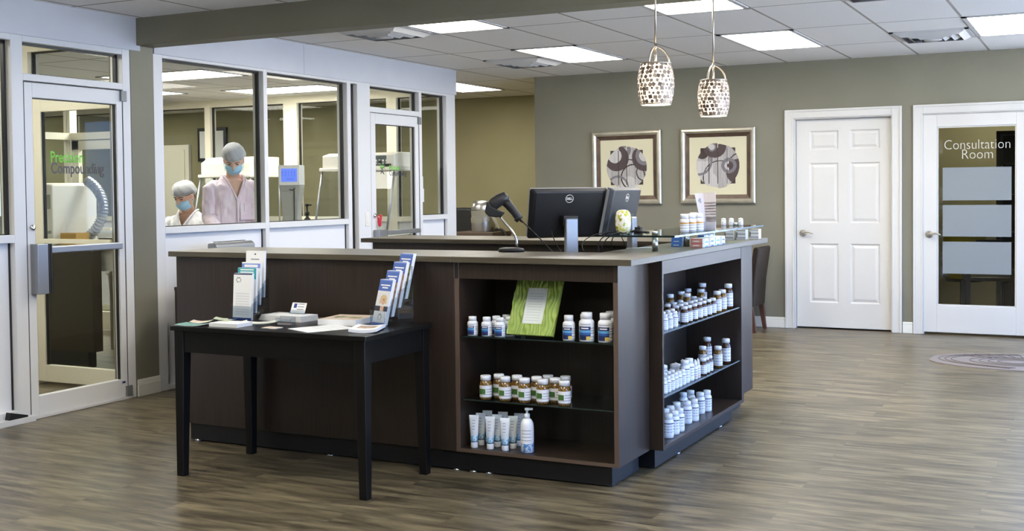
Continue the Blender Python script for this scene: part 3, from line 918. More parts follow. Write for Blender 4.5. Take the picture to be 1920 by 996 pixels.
# ------------------------------------------------------------------ ceiling lights and vents
def ceiling_light(x0, x1, y0, y1, z, label, group='fluorescent ceiling panels'):
    t = thing('ceiling_light', label, 'ceiling light', ((x0 + x1) / 2, (y0 + y1) / 2, z), 0, group)
    hx, hy = (x1 - x0) / 2, (y1 - y0) / 2
    f = MB()
    for q in ((-hx, hx, -hy, -hy + .035), (-hx, hx, hy - .035, hy), (-hx, -hx + .035, -hy, hy), (hx - .035, hx, -hy, hy)):
        f.box(q[0], q[1], q[2], q[3], -.008, -.0005, mt['ceil_white'])
    f.build('light_frame', t)
    d = MB(); d.box(-hx + .035, hx - .035, -hy + .035, hy - .035, -.005, -.001, mt['lamp']); d.build('diffuser', t)
    return t
ceiling_light(-4.57, -3.96, 6.585, 7.805, CH, 'bright ceiling panel beside the beam, next to the larger vent')
ceiling_light(-4.57, -3.96, 9.025, 10.245, CH, 'bright ceiling panel above the monitors, next to the small vent')
ceiling_light(-2.74, -2.13, 6.585, 7.805, CH, 'bright ceiling panel cut by the top edge behind the pendant rods')
ceiling_light(-2.74, -2.13, 9.025, 10.245, CH, 'bright ceiling panel just behind the second pendant lamp')
ceiling_light(-.91, -.30, 9.025, 10.245, CH, 'bright ceiling panel over the consultation room door')
ceiling_light(-.91, -.30, 6.585, 7.805, CH, 'added unseen ceiling panel over the open floor')  # out of view, added to help light the room
ceiling_light(-7.05, -6.44, 11.36, 12.56, CH, 'bright ceiling panel over the hall behind the glass enclosure')
ceiling_light(-10.1, -9.5, 11.36, 12.56, CH, 'added ceiling panel in the hall behind the lab')  # added lamp to light the hall wall
ceiling_light(-12.9, -12.3, 11.36, 12.56, CH, 'added ceiling panel at the far end of the hall')  # added lamp to offset the blue light on the far wall
for k, (xx, yy) in enumerate(((-4.57, 2.9), (-2.13, 2.9), (.31, 2.9), (-4.57, -.8), (-2.13, -.8), (.31, -.8))):
    ceiling_light(xx, xx + .61, yy, yy + 1.22, CHF, 'added unseen ceiling panel in front of the beam, number %s from the entrance' % ORD[k])  # panels out of view, added for more light in the room
LG = 'lab ceiling panels'
ceiling_light(-7.98, -6.76, 7.58, 8.19, LCH, 'bright ceiling panel inside the lab over the standing person', LG)
ceiling_light(-8.00, -6.78, 9.25, 9.86, LCH, 'bright ceiling panel inside the lab along its rear glass', LG)
ceiling_light(-9.70, -8.50, 8.72, 9.33, LCH, 'ceiling panel inside the lab above the seated person', LG)
ceiling_light(-10.6, -9.4, 6.9, 7.5, LCH, 'ceiling panel deep inside the lab near the hose', LG)
ceiling_light(-1.35, -.74, 13.2, 13.9, CH, 'added ceiling panel in the consultation room', 'added consultation room panels')  # lamp added to brighten the room behind the glazed door
ceiling_light(-6.95, -6.34, 4.1, 5.3, CHF, 'ceiling panel in the vestibule behind the lettered door', 'vestibule ceiling panels')


def vent(cx, cy, label):
    t = thing('ceiling_vent', label, 'air vent', (cx, cy, CH), 0, 'square ceiling air vents')
    f = MB(); h = .295
    for q in ((-h, h, -h, -h + .03), (-h, h, h - .03, h), (-h, -h + .03, -h, h), (h - .03, h, -h, h)):
        f.box(q[0], q[1], q[2], q[3], -.010, -.0005, mt['ceil_white'])
    f.build('vent_frame', t)
    bk = MB(); bk.box(-h + .03, h - .03, -h + .03, h - .03, -.002, -.0006, mt['ceil_dark']); bk.build('vent_backing', t)
    lv = MB()
    for k, (r0, r1) in enumerate(((.27, .215), (.205, .15), (.14, .085))):
        z0, z1 = -.004, -.035 - .006 * k
        for sx, sy in ((1, 0), (-1, 0), (0, 1), (0, -1)):
            if sx: pts = [(sx * r0, -r0, z0), (sx * r0, r0, z0), (sx * r1, r1, z1), (sx * r1, -r1, z1)]
            else: pts = [(-r0, sy * r0, z0), (r0, sy * r0, z0), (r1, sy * r1, z1), (-r1, sy * r1, z1)]
            lv.face(pts, mt['ceil_white']); lv.face([(p[0], p[1], p[2] - .003) for p in pts], mt['ceil_white'])
    lv.build('louvre', t)
    d = MB(); d.lathe([(0, -.052), (.07, -.050), (.072, -.046), (.02, -.040), (.02, -.004), (0, -.004)], mt['ceil_white'], seg=20); d.build('deflector_disc', t)
    return t
vent(-4.875, 7.50, 'square ceiling air vent touching the olive beam')
vent(-4.875, 9.93, 'square ceiling air vent next to the glass enclosure corner')
vent(-1.215, 9.93, 'square ceiling air vent above the panelled and glazed doors')
vent(-1.215, 7.49, 'square ceiling air vent cut by the top edge')


# ------------------------------------------------------------------ people
def remesh_obj(mb, name, mat, voxel, parent, wrinkle=0.0, smooth=3, cut=None, wscale=14):
    o = mb.build(name + '_src', merge=False)
    r = o.modifiers.new('r', 'REMESH'); r.mode = 'VOXEL'; r.voxel_size = voxel; r.use_smooth_shade = True
    s = o.modifiers.new('s', 'SMOOTH'); s.iterations = smooth; s.factor = .5
    dg = bpy.context.evaluated_depsgraph_get()
    me = bpy.data.meshes.new_from_object(o.evaluated_get(dg))
    old = o.data
    bpy.data.objects.remove(o); bpy.data.meshes.remove(old)
    me.name = name; me.materials.clear(); me.materials.append(mat)
    if wrinkle:
        for v in me.vertices:
            p = v.co
            n = noise.noise(Vector((p.x * wscale, p.y * wscale, p.z * wscale * .45))) + .5 * noise.noise(Vector((p.x * wscale * 2.1, p.y * wscale * 2.1 + 5, p.z * wscale * .9)))
            ridg = 1 - abs(n) * 2
            v.co = p + v.normal * (ridg * wrinkle)
    bm = bmesh.new(); bm.from_mesh(me)
    if cut:
        bmesh.ops.delete(bm, geom=[f for f in bm.faces if cut(f.calc_center_median())], context='FACES')
    for f in bm.faces: f.material_index = 0; f.smooth = True
    bm.to_mesh(me); bm.free()
    n_ = bpy.data.objects.new(name, me); COL.objects.link(n_); n_.parent = parent
    return n_


def ell(z, rx, ry, cx=0, cy=0, n=24, tilt=0.0):
    return [Vector((cx + rx * math.cos(2 * PI * i / n), cy + ry * math.sin(2 * PI * i / n), z + tilt * math.sin(2 * PI * i / n))) for i in range(n)]


def blob(mb, c, r, mat, seg=16):
    """ellipsoid"""
    rr = []
    for i in range(1, 10):
        a = PI * i / 10
        rr.append([Vector((c[0] + r[0] * math.sin(a) * math.cos(2 * PI * j / seg), c[1] + r[1] * math.sin(a) * math.sin(2 * PI * j / seg), c[2] - r[2] * math.cos(a))) for j in range(seg)])
    mb.rings(rr, mat)


def limb(mb, pts, rs, mat, seg=14):
    P, R = [], []
    for i in range(len(pts) - 1):
        a, c = Vector(pts[i]), Vector(pts[i + 1])
        k = 5
        for j in range(k):
            t = j / k; P.append(a.lerp(c, t)); R.append(rs[i] * (1 - t) + rs[i + 1] * t)
    P.append(Vector(pts[-1])); R.append(rs[-1])
    mb.tube(P, R, mat, seg)
    blob(mb, pts[0], (rs[0],) * 3, mat, 12); blob(mb, pts[-1], (rs[-1],) * 3, mat, 12)


def hand(mb, wrist, direction, up, side, mat, curl=.5):
    """palm with four unequal bent fingers and a side thumb"""
    d = Vector(direction).normalized(); u = Vector(up).normalized(); s = d.cross(u).normalized() * side
    w0 = Vector(wrist)
    palm_end = w0 + d * .085
    for k in range(5):
        c = w0.lerp(palm_end, k / 4)
        blob(mb, c, (.012, .012, .012), mat, 8)
    rr = []
    for t, wd, th in ((0, .024, .017), (.03, .034, .016), (.06, .040, .014), (.088, .040, .011)):
        c = w0 + d * t
        rr.append([c + s * (wd * math.cos(2 * PI * i / 14)) + u * (th * math.sin(2 * PI * i / 14)) for i in range(14)])
    mb.rings(rr, mat)
    for k, (off, ln) in enumerate(((-.030, .070), (-.010, .080), (.010, .075), (.029, .058))):
        p0 = w0 + d * .080 + s * off
        p1 = p0 + (d * math.cos(curl * .5) - u * math.sin(curl * .5)) * ln * .45
        p2 = p1 + (d * math.cos(curl * 1.3) - u * math.sin(curl * 1.3)) * ln * .33
        p3 = p2 + (d * math.cos(curl * 2.0) - u * math.sin(curl * 2.0)) * ln * .25
        mb.tube([p0, p1, p2, p3], [.0095, .009, .0085, .007], mat, 8)
        blob(mb, p3, (.007,) * 3, mat, 8)
    t0 = w0 + d * .025 - s * .026
    t1 = t0 + (d * .7 - s * .7).normalized() * .035 - u * .008
    t2 = t1 + (d * .93 - s * .35).normalized() * .032 - u * .008
    mb.tube([t0, t1, t2], [.012, .010, .008], mat, 8); blob(mb, t2, (.008,) * 3, mat, 8)


def person(name, label, loc, rz, zs, seated, gown, gown_label, skin, pitch, hyaw, arms, cap_tint, vneck):
    """zs = height of the shoulder line; front is local -Y"""
    t = thing(name, label, 'person', loc, rz)
    hip = zs - .50
    neck = Vector((0, -.01, zs + .055))
    hc = Vector((0, -.045 - .05 * math.sin(pitch), zs + .185))           # head centre
    HM = Matrix.Translation(hc) @ Matrix.Rotation(hyaw, 4, 'Z') @ Matrix.Rotation(pitch, 4, 'X')
    b = MB(); k = 'skin'
    # torso, limbs
    b.rings([ell(hip - .08, .13, .10), ell(hip, .150, .115), ell(hip + .12, .140, .105), ell(hip + .28, .150, .108), ell(zs - .10, .165, .110), ell(zs - .03, .150, .090), ell(zs + .02, .085, .070)], skin)
    limb(b, [(0, .0, zs), neck, hc + Vector((0, .02, -.05))], [.062, .056, .058], skin)
    for s in (-1, 1):
        sh, el_, wr, hd, hu = arms[s]
        limb(b, [(s * .155, 0, zs - .045), sh, el_, wr], [.055, .056, .043, .028], skin)
        if not seated:
            limb(b, [(s * .085, 0, hip), (s * .095, -.01, hip * .53), (s * .10, .02, .09)], [.085, .058, .040], skin)
        else:
            limb(b, [(s * .085, 0, hip), (s * .12, -.40, hip + .01), (s * .12, -.36, .32)], [.085, .058, .040], skin)
    # head
    H = []
    for z, rx, ry, cy in ((-.118, .030, .034, -.040), (-.105, .046, .052, -.030), (-.075, .058, .072, -.018), (-.04, .067, .086, -.006), (0, .073, .095, 0), (.04, .076, .098, .002), (.075, .070, .090, .004), (.10, .052, .066, .006), (.115, .022, .028, .006)):
        H.append([HM @ p for p in ell(z, rx, ry, 0, cy, 24)])
    b.rings(H, skin)
    nose = [HM @ Vector(p) for p in ((0, -.092, .018), (0, -.104, -.006), (0, -.112, -.024), (0, -.098, -.034))]
    b.tube(nose, [.008, .011, .014, .010], skin, 8)
    for s in (-1, 1):
        e = [HM @ Vector((s * .078, .010, z)) for z in (-.035, -.005, .025)]
        b.tube(e, [.010, .015, .012], skin, 8)
        br = [HM @ Vector((s * x, y, .030)) for x, y in ((.014, -.094), (.034, -.090), (.052, -.076))]
        b.tube(br, [.007, .008, .006], skin, 6)
    body = remesh_obj(b, 'body', skin, .0075, t, smooth=2)
    # hands (gloved when seated)
    b = MB()
    hm = mt['glove']
    for s in (-1, 1):
        sh, el_, wr, hd, hu = arms[s]
        hand(b, wr, hd, hu, s, hm, .55)
        limb(b, [Vector(wr) - Vector(hd).normalized() * .05, wr], [.034, .028], hm, 12)
    remesh_obj(b, 'glove', mt['glove'], .0045, t, smooth=1)
    # eyes and brows
    b = MB()
    for s in (-1, 1):
        c = HM @ Vector((s * .032, -.088, .012)); blob(b, c, (.012, .008, .006), mt['eye'], 10)
        b.tube([HM @ Vector((s * x, y, z)) for x, y, z in ((.014, -.102, .032), (.034, -.098, .037), (.053, -.082, .032))], .0035, mt['hair'], 6)
    b.build('eye', t)
    # hair under a sheer cap
    b = MB(); rr = []
    for i in range(0, 8):
        a = i / 7 * PI / 2
        rr.append([HM @ p for p in ell(.045 + .085 * math.sin(a), .082 * math.cos(a) + .002, .103 * math.cos(a) + .002, 0, .008, 28)])
    rr.insert(0, [HM @ p for p in [Vector((v.x, v.y, v.z - (.06 if v.y > .02 else 0))) for v in ell(.030, .079, .098, 0, .010, 28)]])
    b.rings(rr, mt['hair'], cap0=False); b.build('hair', t)
    b = MB(); rr = []
    n = 64
    for i in range(0, 11):
        a = i / 10
        ang = a * PI / 2
        ring = []
        for j in range(n):
            th = 2 * PI * j / n
            puff = 1 + .020 * math.sin(th * 9 + i * .9) + .018 * math.sin(th * 17 + i * 1.7)
            rad = math.cos(ang) ** .62 if i < 10 else 0.02
            z = .040 + .108 * math.sin(ang) - (.030 if math.sin(th) > 0 else 0) * (1 - a)
            rx, ry = .104, .126
            if i == 0: rx, ry = .086, .106; puff = 1
            ring.append(HM @ Vector((rx * rad * puff * math.cos(th), .012 + ry * rad * puff * math.sin(th), z)))
        rr.append(ring)
    b.rings(rr, mt['bouffant'], cap0=False); b.build('hair_net', t)
    # face mask with pleats and loops
    b = MB(); rows = []
    for i in range(9):
        v = i / 8
        row = []
        for j in range(17):
            uu = j / 16 * 2 - 1
            th = uu * 1.18
            zz = -.012 - .088 * v
            rad = .106 - .014 * abs(v - .45) * 2 + .0025 * (i % 2)
            row.append(HM @ Vector((rad * .74 * math.sin(th), -.006 - rad * 1.02 * math.cos(th) + (.018 * v if v > .6 else 0), zz * (1 - .12 * uu * uu) + .004 * (1 - uu * uu) * (1 if i == 0 else 0))))
        rows.append(row)
    b.rings(rows, mt['mask'], False, False, True, closed=False)
    mk = b.build('face_mask', t)
    sd = mk.modifiers.new('t', 'SOLIDIFY'); sd.thickness = .003
    b = MB()
    for s in (-1, 1):
        for z in (-.02, -.085):
            b.tube([HM @ Vector(p) for p in ((s * .070, -.045, z), (s * .080, -.015, z * .6), (s * .088, .018, -.005))], .0018, mt['mask'], 5)
    b.build('mask_loop', t)
    # gown
    b = MB()
    low = .52 if not seated else hip - .10
    b.rings([ell(low, .235, .185), ell(max(low + .05, zs - .85 if not seated else hip), .225, .175), ell(hip + .02, .205, .160), ell(hip + .14, .195, .150), ell(hip + .28, .188, .145), ell(zs - .10, .190, .140), ell(zs - .045, .175, .122), ell(zs + .0, .138, .102), ell(zs + .045, .095, .088, 0, 0), ell(zs + .075, .080, .078, 0, .0)], gown)
    for s in (-1, 1):
        sh, el_, wr, hd, hu = arms[s]
        limb(b, [(s * .150, 0, zs - .055), sh, el_, wr], [.072, .070, .060, .046], gown)
    vz = zs - vneck
    def cut(c):
        top = c.z > zs + .055
        return top or (c.y < -.02 and c.z > vz and abs(c.x - .012) < (c.z - vz) * .56)
    g = remesh_obj(b, gown_label, gown, .008, t, wrinkle=.010, smooth=3, cut=cut)
    sd = g.modifiers.new('t', 'SOLIDIFY'); sd.thickness = .003
    # collar band and placket
    b = MB()
    for s in (-1, 1):
        pts = [(.012 + s * .002, -.152, vz - .01), (.012 + s * vneck * .26, -.140, vz + vneck * .55), (.012 + s * .080, -.100, zs + .03), (s * .085, -.03, zs + .062), (s * .06, .06, zs + .07)]
        b.tube(bez(pts[0], pts[1], pts[2], pts[3], 8) + [Vector(pts[4])], .009, gown, 6)
    b.tube([(.012, -.156, vz - .005), (.014, -.160, vz - .15), (.012, -.163, vz - .32)], [.010, .010, .009], gown, 6)
    b.build('collar', t)
    if not seated:
        b = MB(); b.grid((.035, -.168, zs - .32), (.13, .022, .0), (0, .012, .14), 4, 4, lambda s, u_: gown)
        p = b.build('chest_pocket', t); sd = p.modifiers.new('t', 'SOLIDIFY'); sd.thickness = .005
    # trousers and shoes
    b = MB()
    b.rings([ell(hip - .10, .14, .115), ell(hip, .165, .13), ell(hip + .06, .16, .12)], mt['trouser'])
    for s in (-1, 1):
        if not seated: limb(b, [(s * .085, 0, hip), (s * .095, -.01, hip * .53), (s * .10, .02, .12)], [.098, .072, .062], mt['trouser'])
        else: limb(b, [(s * .085, 0, hip), (s * .12, -.40, hip + .01), (s * .12, -.36, .40)], [.098, .074, .064], mt['trouser'])
    remesh_obj(b, 'trousers', mt['trouser'], .012, t, smooth=3)
    for s in (-1, 1):
        b = MB(); sx, sy, sz = (s * .10, 0, 0) if not seated else (s * .12, -.36, .235)
        rr = []
        for yy, wd, hh in ((.07, .028, .05), (.05, .038, .085), (0, .042, .095), (-.07, .046, .070), (-.13, .046, .052), (-.175, .034, .04), (-.195, .014, .025)):
            rr.append([Vector((sx + wd * math.cos(2 * PI * i / 16), sy + yy, sz + max(0.0, hh * .5 + hh * .5 * math.sin(2 * PI * i / 16)))) for i in range(16)])
        b.rings(rr, mt['shoe']); b.build('shoe', t)
    return t


P1 = (-6.655, 7.83)
person('person', 'standing person in a pink gown, blue mask and hair net, looking down', (*P1, 0), math.atan2(.68, .73) + .12, 1.475, False, mt['gown_pink'], 'gown', mt['skin'], math.radians(32), math.radians(-12),
       {-1: ((-.180, .0, 1.42), (-.205, -.03, 1.17), (-.17, -.24, 1.06), (.25, -.95, -.12), (0, 0, 1)),
        1: ((.180, .0, 1.42), (.205, -.03, 1.17), (.17, -.24, 1.06), (-.25, -.95, -.12), (0, 0, 1))}, 0, .14)
P2 = (-7.37, 8.07)
person('person', 'seated person in a white gown and blue mask, head bent over work', (*P2, 0), math.atan2(.68, .73) - .55, 1.165, True, mt['gown_white'], 'gown', mt['skin2'], math.radians(22), math.radians(-8),
       {-1: ((-.205, .0, 1.10), (-.25, -.10, .90), (-.16, -.30, 1.02), (.25, -.9, .15), (0, 0, 1)),
        1: ((.205, .0, 1.10), (.25, -.10, .90), (.14, -.31, 1.02), (-.25, -.9, .15), (0, 0, 1))}, 1, .09)
st = thing('lab_stool', 'round grey lab stool under the seated person in white', 'stool', (*P2, 0))
b = MB(); b.lathe([(0, .44), (.17, .44), (.185, .46), (.18, .49), (0, .50)], mt['grey_plastic']); b.build('seat', st)
b = MB(); b.lathe([(0, .03), (.025, .03), (.025, .50), (0, .50)], mt['chrome'], seg=12); b.build('pole', st)
b = MB()
for k in range(5):
    a = 2 * PI * k / 5; b.tube([(0, 0, .06), (.24 * math.cos(a), .24 * math.sin(a), .03)], [.022, .014], mt['chrome'], 8)
b.build('base', st)
b = MB(); b.tube([(.19 * math.cos(2 * PI * k / 20), .19 * math.sin(2 * PI * k / 20), .225) for k in range(21)], .009, mt['chrome'], 8, caps=False); b.build('foot_ring', st)


# ------------------------------------------------------------------ lab furniture and instruments
def bench(name, label, x0, x1, y0, y1, z, legs=True):
    t = thing(name, label, 'bench', ((x0 + x1) / 2, (y0 + y1) / 2, 0))
    hx, hy = (x1 - x0) / 2, (y1 - y0) / 2
    b = MB(); b.box(-hx, hx, -hy, hy, z - .03, z, mt['lab_grey']); b.build('worktop', t, bevel=.004)
    for sx in (-1, 1):
        b = MB(); b.box(sx * (hx - .03) - .02, sx * (hx - .03) + .02, -hy + .03, hy - .03, 0, z - .03, mt['lab_white']); b.build('end_panel', t)
    b = MB(); b.box(-hx + .02, hx - .02, -hy + .05, -hy + .07, z - .20, z - .03, mt['lab_white']); b.build('apron', t)
    return t
BZ = 0.985
bench('lab_bench', 'grey lab bench running under the lab windows', -6.38, -5.99, 6.25, 8.38, BZ)
bench('lab_bench', 'long grey lab bench along the rear glass of the lab', -8.9, -6.05, 9.35, 10.15, .93)
bench('lab_table', 'grey lab table in front of the seated person', -8.55, -7.82, 7.56, 7.78, .93)

# touch-screen mixer
t = thing('mixing_machine', 'grey tower machine with a blue touch screen on the lab bench', 'lab machine', (-6.08, 7.90, BZ), .45)
b = MB(); b.box(-.090, .090, -.10, .10, .455, .625, mt['lab_white']); b.build('screen_housing', t, bevel=.006)
b = MB(); b.grid((-.066, -.1015, .487), (.132, 0, 0), (0, 0, .108), 26, 16, lambda s, v: mt['screen_ink'] if ((.12 < v < .28 and .35 < s < .75) or (int(s * 26) % 5 in (1, 2) and (.42 < v < .56 or .64 < v < .8) and .05 < s < .95)) else mt['screen_blue'])
b.box(-.067, .067, -.1012, -.1002, .486, .596, mt['screen_blue']); b.build('touch_screen', t)
b = MB()
b.rings([[Vector((x * wd, y * dd, z)) for x, y in ((-1, -1), (1, -1), (1, 1), (-1, 1))] for wd, dd, z in ((.115, .13, 0), (.105, .12, .04), (.075, .10, .10), (.065, .085, .2), (.070, .085, .30), (.085, .09, .40), (.090, .10, .455))], mt['lab_grey'], smooth=False)
b.build('column', t, bevel=.008)
b = MB(); b.box(.035, .041, -.093, -.088, .12, .45, mt['gasket']); b.build('slot', t)
b = MB(); b.tube([(.0, -.095, .42), (.03, -.115, .415), (.045, -.10, .43)], .004, mt['black_plastic'], 6); b.build('mixing_arm', t)
# bottle
t = thing('pump_bottle', 'dark amber pump bottle on the lab bench beside the screen machine', 'bottle', (-6.15, 8.20, BZ))
b = MB(); b.lathe([(0, 0), (.038, 0), (.040, .01), (.040, .13), (.032, .16), (.014, .18), (.013, .20), (0, .20)], mt['black_plastic']); b.build('bottle_body', t)
b = MB(); b.lathe([(0, .20), (.020, .20), (.020, .225), (.008, .23), (.008, .275), (.018, .278), (.018, .295), (0, .298)], mt['black_plastic']); b.box(-.008, .045, -.006, .006, .28, .292, mt['black_plastic']); b.build('pump', t)
# little balance
t = thing('balance_scale', 'small white weighing balance on the rear lab bench', 'scale', (-7.12, 9.50, .9305))
b = MB(); b.prism([(-.12, 0), (.14, 0), (.14, .09), (.04, .09), (-.12, .04)], 1, -.10, .10, mt['lab_white']); b.build('housing', t, bevel=.01)
b = MB(); b.lathe([(0, .10), (.07, .10), (.07, .106), (0, .106)], mt['steel'], c=(.06, 0, 0)); b.build('weighing_pan', t)
b = MB(); b.face([(-.11, -.101, .01), (-.02, -.101, .01), (-.02, -.101, .045), (-.11, -.101, .03)], mt['grey_plastic']); b.build('display', t)


def fume_hood(label, x0, x1, y0, y1, z0, ztop, zbox, panel):
    t = thing('powder_hood', label, 'fume hood', ((x0 + x1) / 2, (y0 + y1) / 2, z0))
    hx, hy = (x1 - x0) / 2, (y1 - y0) / 2; h = ztop - z0; hb = zbox - z0
    b = MB(); b.prism([(-hy, hb), (hy, hb), (hy, h), (-hy * .55, h), (-hy, hb + .12)], 0, -hx, hx, mt['lab_white']); b.box(-hx - .02, hx + .02, -hy - .03, hy, hb - .035, hb, mt['lab_white']); b.build('fan_box', t, bevel=.008)
    b = MB(); b.box(-hx, hx, -hy - .18, hy, 0, .03, mt['lab_white']); b.build('base_tray', t, bevel=.006)
    b = MB()
    b.face([(-hx, -hy - .16, .03), (hx, -hy - .16, .03), (hx, -hy, hb - .035), (-hx, -hy, hb - .035)], mt['acrylic'])
    for s in (-1, 1):
        b.face([(s * hx, -hy - .16, .03), (s * hx, hy, .03), (s * hx, hy, hb - .035), (s * hx, -hy, hb - .035)], mt['acrylic'])
    b.build('clear_sash', t)
    b = MB()
    for s in (-1, 1):
        b.tube([(s * hx, -hy - .16, .03), (s * hx, -hy, hb - .03)], .011, mt['alu'], 8); b.tube([(s * hx, hy - .01, .03), (s * hx, hy - .01, hb - .03)], .009, mt['alu'], 8)
    b.tube([(-hx, -hy - .16, .04), (hx, -hy - .16, .04)], .009, mt['alu'], 8)
    b.build('sash_frame', t)
    if panel:
        b = MB(); gm = M('panel_green', lin(132, 158, 140), .5); dm = M('panel_grey', lin(78, 92, 92), .5)
        b.grid((-hx + .46, -hy - .0015, hb + .012), (.30, 0, 0), (0, 0, .10), 30, 10, lambda s, v: (mt['lab_white'] if (.2 < v < .75 and int(s * 30) % 4 in (1, 2) and s > .4 and int(v * 10) % 3) else (gm if s < .42 else dm)))
        b.build('control_panel', t)
        b = MB(); b.lathe([(0, 0), (.014, 0), (.014, .02), (0, .02)], mt['black_plastic'], mx=Matrix.Translation((hx - .16, -hy, hb + .05)) @ Matrix.Rotation(PI / 2, 4, 'X')); b.box(hx - .11, hx - .04, -hy - .02, -hy, hb + .005, hb + .03, mt['black_plastic']); b.build('knob', t)
    return t
fume_hood('white powder hood with a green control panel seen through the second glass door', -6.93, -6.08, 9.50, 9.98, .93, 1.765, 1.62, True)
fume_hood('white powder hood on the rear bench behind the standing person', -8.50, -7.84, 9.50, 9.98, .93, 1.76, 1.58, False)
t = thing('tablet_stand', 'white stand with a small sensor inside the powder hood', 'stand', (-6.55, 9.62, .965))
b = MB(); b.lathe([(0, 0), (.06, 0), (.06, .02), (0, .02)], mt['lab_white']); b.build('base', t)
b = MB(); b.tube([(0, 0, .02), (0, 0, .50)], .010, mt['alu'], 8); b.build('pole', t)
b = MB(); b.box(-.14, .14, -.008, .008, .33, .345, mt['lab_white']); b.box(-.035, .035, -.02, .02, .30, .38, mt['grey_plastic']); b.build('crossbar', t)
t = thing('desk_phone', 'black cable bundle and cover on the rear bench end', 'cable bundle', (-6.00, 9.86, .9305))
b = MB(); rr = [ell(0, .055, .12), ell(.10, .055, .11), ell(.18, .045, .09), ell(.21, .02, .04)]; b.rings(rr, mt['office_black']); b.build('bag', t)
t.name = 'black_bag'; t['label'] = 'black bag on the rear lab bench behind the narrow side window'; t['category'] = 'bag'

# things seen through the lettered door
t = thing('counter_reflection', 'added dark panel imitating the counter reflection in the inner glass door', 'panel', (-7.86, 6.73, 0))  # added panel, stands for the counter mirrored in the inner door glass
b = MB(); b.box(-.75, .745, -.05, .05, .13, .935, mt['wood']); b.build('panel_board', t)
b = MB(); b.box(-.75, .68, -.04, .04, 0, .13, mt['plinth']); b.build('plinth', t)
bench('lab_bench', 'white topped lab bench behind the counter reflection panel', -8.75, -6.9, 6.80, 7.50, .965)
t = thing('exhaust_hose', 'grey ribbed exhaust hose curving above the counter reflection panel', 'hose', (0, 0, 0))
b = MB(); rad = []
cen = bez((-7.72, 7.22, 1.50), (-7.50, 7.22, 1.40), (-7.44, 7.20, 1.18), (-7.68, 7.18, 1.02), 90)
rad = [.040 + .006 * math.sin(i * 1.55) for i in range(91)]
b.tube(cen, rad, mt['alu'], 14); b.build('ribbed_hose', t)
t = thing('capsule_cabinet', 'white cabinet with a slanted front behind the counter reflection panel', 'lab cabinet', (-7.93, 7.12, .9655))
b = MB(); b.prism([(-.17, 0), (.17, 0), (.17, .50), (-.02, .52), (-.17, .16)], 1, -.24, .24, mt['lab_white']); b.build('housing', t, bevel=.01)
b = MB(); b.box(-.02, .15, -.245, -.239, .30, .42, mt['lab_grey']); b.box(-.02, .15, -.245, -.239, .10, .12, mt['lab_grey']); b.build('front_panel', t)
for k, (x, y, wd, dp_, hh, m_, lb) in enumerate(((-7.62, 6.98, .09, .07, .10, M('ochre_box', lin(190, 150, 80), .7), 'ochre cardboard box behind the counter reflection panel'), (-7.42, 7.22, .10, .08, .05, mt['black_plastic'], 'black tray on the end of the bench by the counter reflection panel'))):
    b = MB(); b.box(x - wd, x + wd, y - dp_, y + dp_, .966, .966 + hh, m_); b.box(x - wd * .9, x + wd * .9, y - dp_ * .1, y + dp_ * .1, .966 + hh, .968 + hh, mt['paper'])
    tag(b.build('storage_box', bevel=.003), lb, 'box')
t = thing('waste_bin', 'white lidded bin beyond the counter reflection panel', 'bin', (-8.2, 8.25, 0))
b = MB(); b.rings([[Vector((x * r, y * r * .8, z)) for x, y in ((-1, -1), (1, -1), (1, 1), (-1, 1))] for r, z in ((.17, 0), (.21, .62))], mt['lab_white'], smooth=False); b.build('bin_body', t, bevel=.01)
b = MB(); b.box(-.22, .22, -.18, .18, .62, .67, mt['lab_white']); b.build('lid', t, bevel=.01)

# ================================================================== COUNTER
ZT0, ZT1 = 1.034, 1.0625
W_, WI, PL = mt['wood'], mt['wood_in'], mt['plinth']


def foot(parent, x, y):
    b = MB(); b.lathe([(0, .0), (.020, .0), (.020, .006), (.008, .010), (.008, .03), (0, .03)], mt['chrome'], c=(x, y, 0), seg=14)
    return b.build('leveling_foot', parent)


# cabinet with the plain front
t = thing('counter_cabinet', 'plain dark brown counter cabinet behind the black table', 'cabinet', (0, 0, 0))
b = MB(); b.box(-4.575, -2.803, 4.90, 5.34, .110, ZT0 - .002, W_); b.build('cabinet_body', t, bevel=.0015, bseg=1)
b = MB(); b.box(-4.545, -2.803, 4.958, 5.30, .008, .110, PL); b.build('plinth', t)
for x in (-4.50, -3.60, -2.84): foot(t, x, 4.97)

# open display cabinet in the counter front
def shelf_holes(mb, pts, ax):
    for p in pts:
        if ax == 'x': mb.box(p[0], p[0] + .001, p[1] - .003, p[1] + .003, p[2] - .003, p[2] + .003, mt['gasket'])
        else: mb.box(p[0] - .003, p[0] + .003, p[1], p[1] + .001, p[2] - .003, p[2] + .003, mt['gasket'])
t = thing('display_cabinet', 'open dark display cabinet in the counter front holding the lime frame', 'cabinet', (0, 0, 0))
b = MB()
b.box(-2.800, -2.777, 4.90, 5.30, .110, ZT0 - .002, W_); b.box(-1.973, -1.950, 4.90, 5.30, .110, ZT0 - .002, W_)
b.box(-2.777, -1.973, 4.90, 5.30, .110, .127, W_); b.box(-2.777, -1.973, 4.905, 5.30, .955, ZT0 - .002, W_)
b.build('carcass', t, bevel=.0012, bseg=1)
b = MB(); b.box(-2.777, -1.973, 5.28, 5.298, .127, .955, WI); b.build('back_panel', t)
b = MB()
for x0, x1, z0, z1 in ((-2.800, -2.777, .110, .955), (-1.973, -1.950, .110, .955), (-2.777, -1.973, .110, .127)):
    b.box(x0, x1, 4.8985, 4.9002, z0, z1, mt['edge_band'])
b.build('edge_band', t)
b = MB(); shelf_holes(b, [(-2.7769, yy, .22 + .032 * k) for yy in (4.96, 5.22) for k in range(22)], 'x'); b.build('peg_holes', t)
SZ1, SZ2 = .676, .368
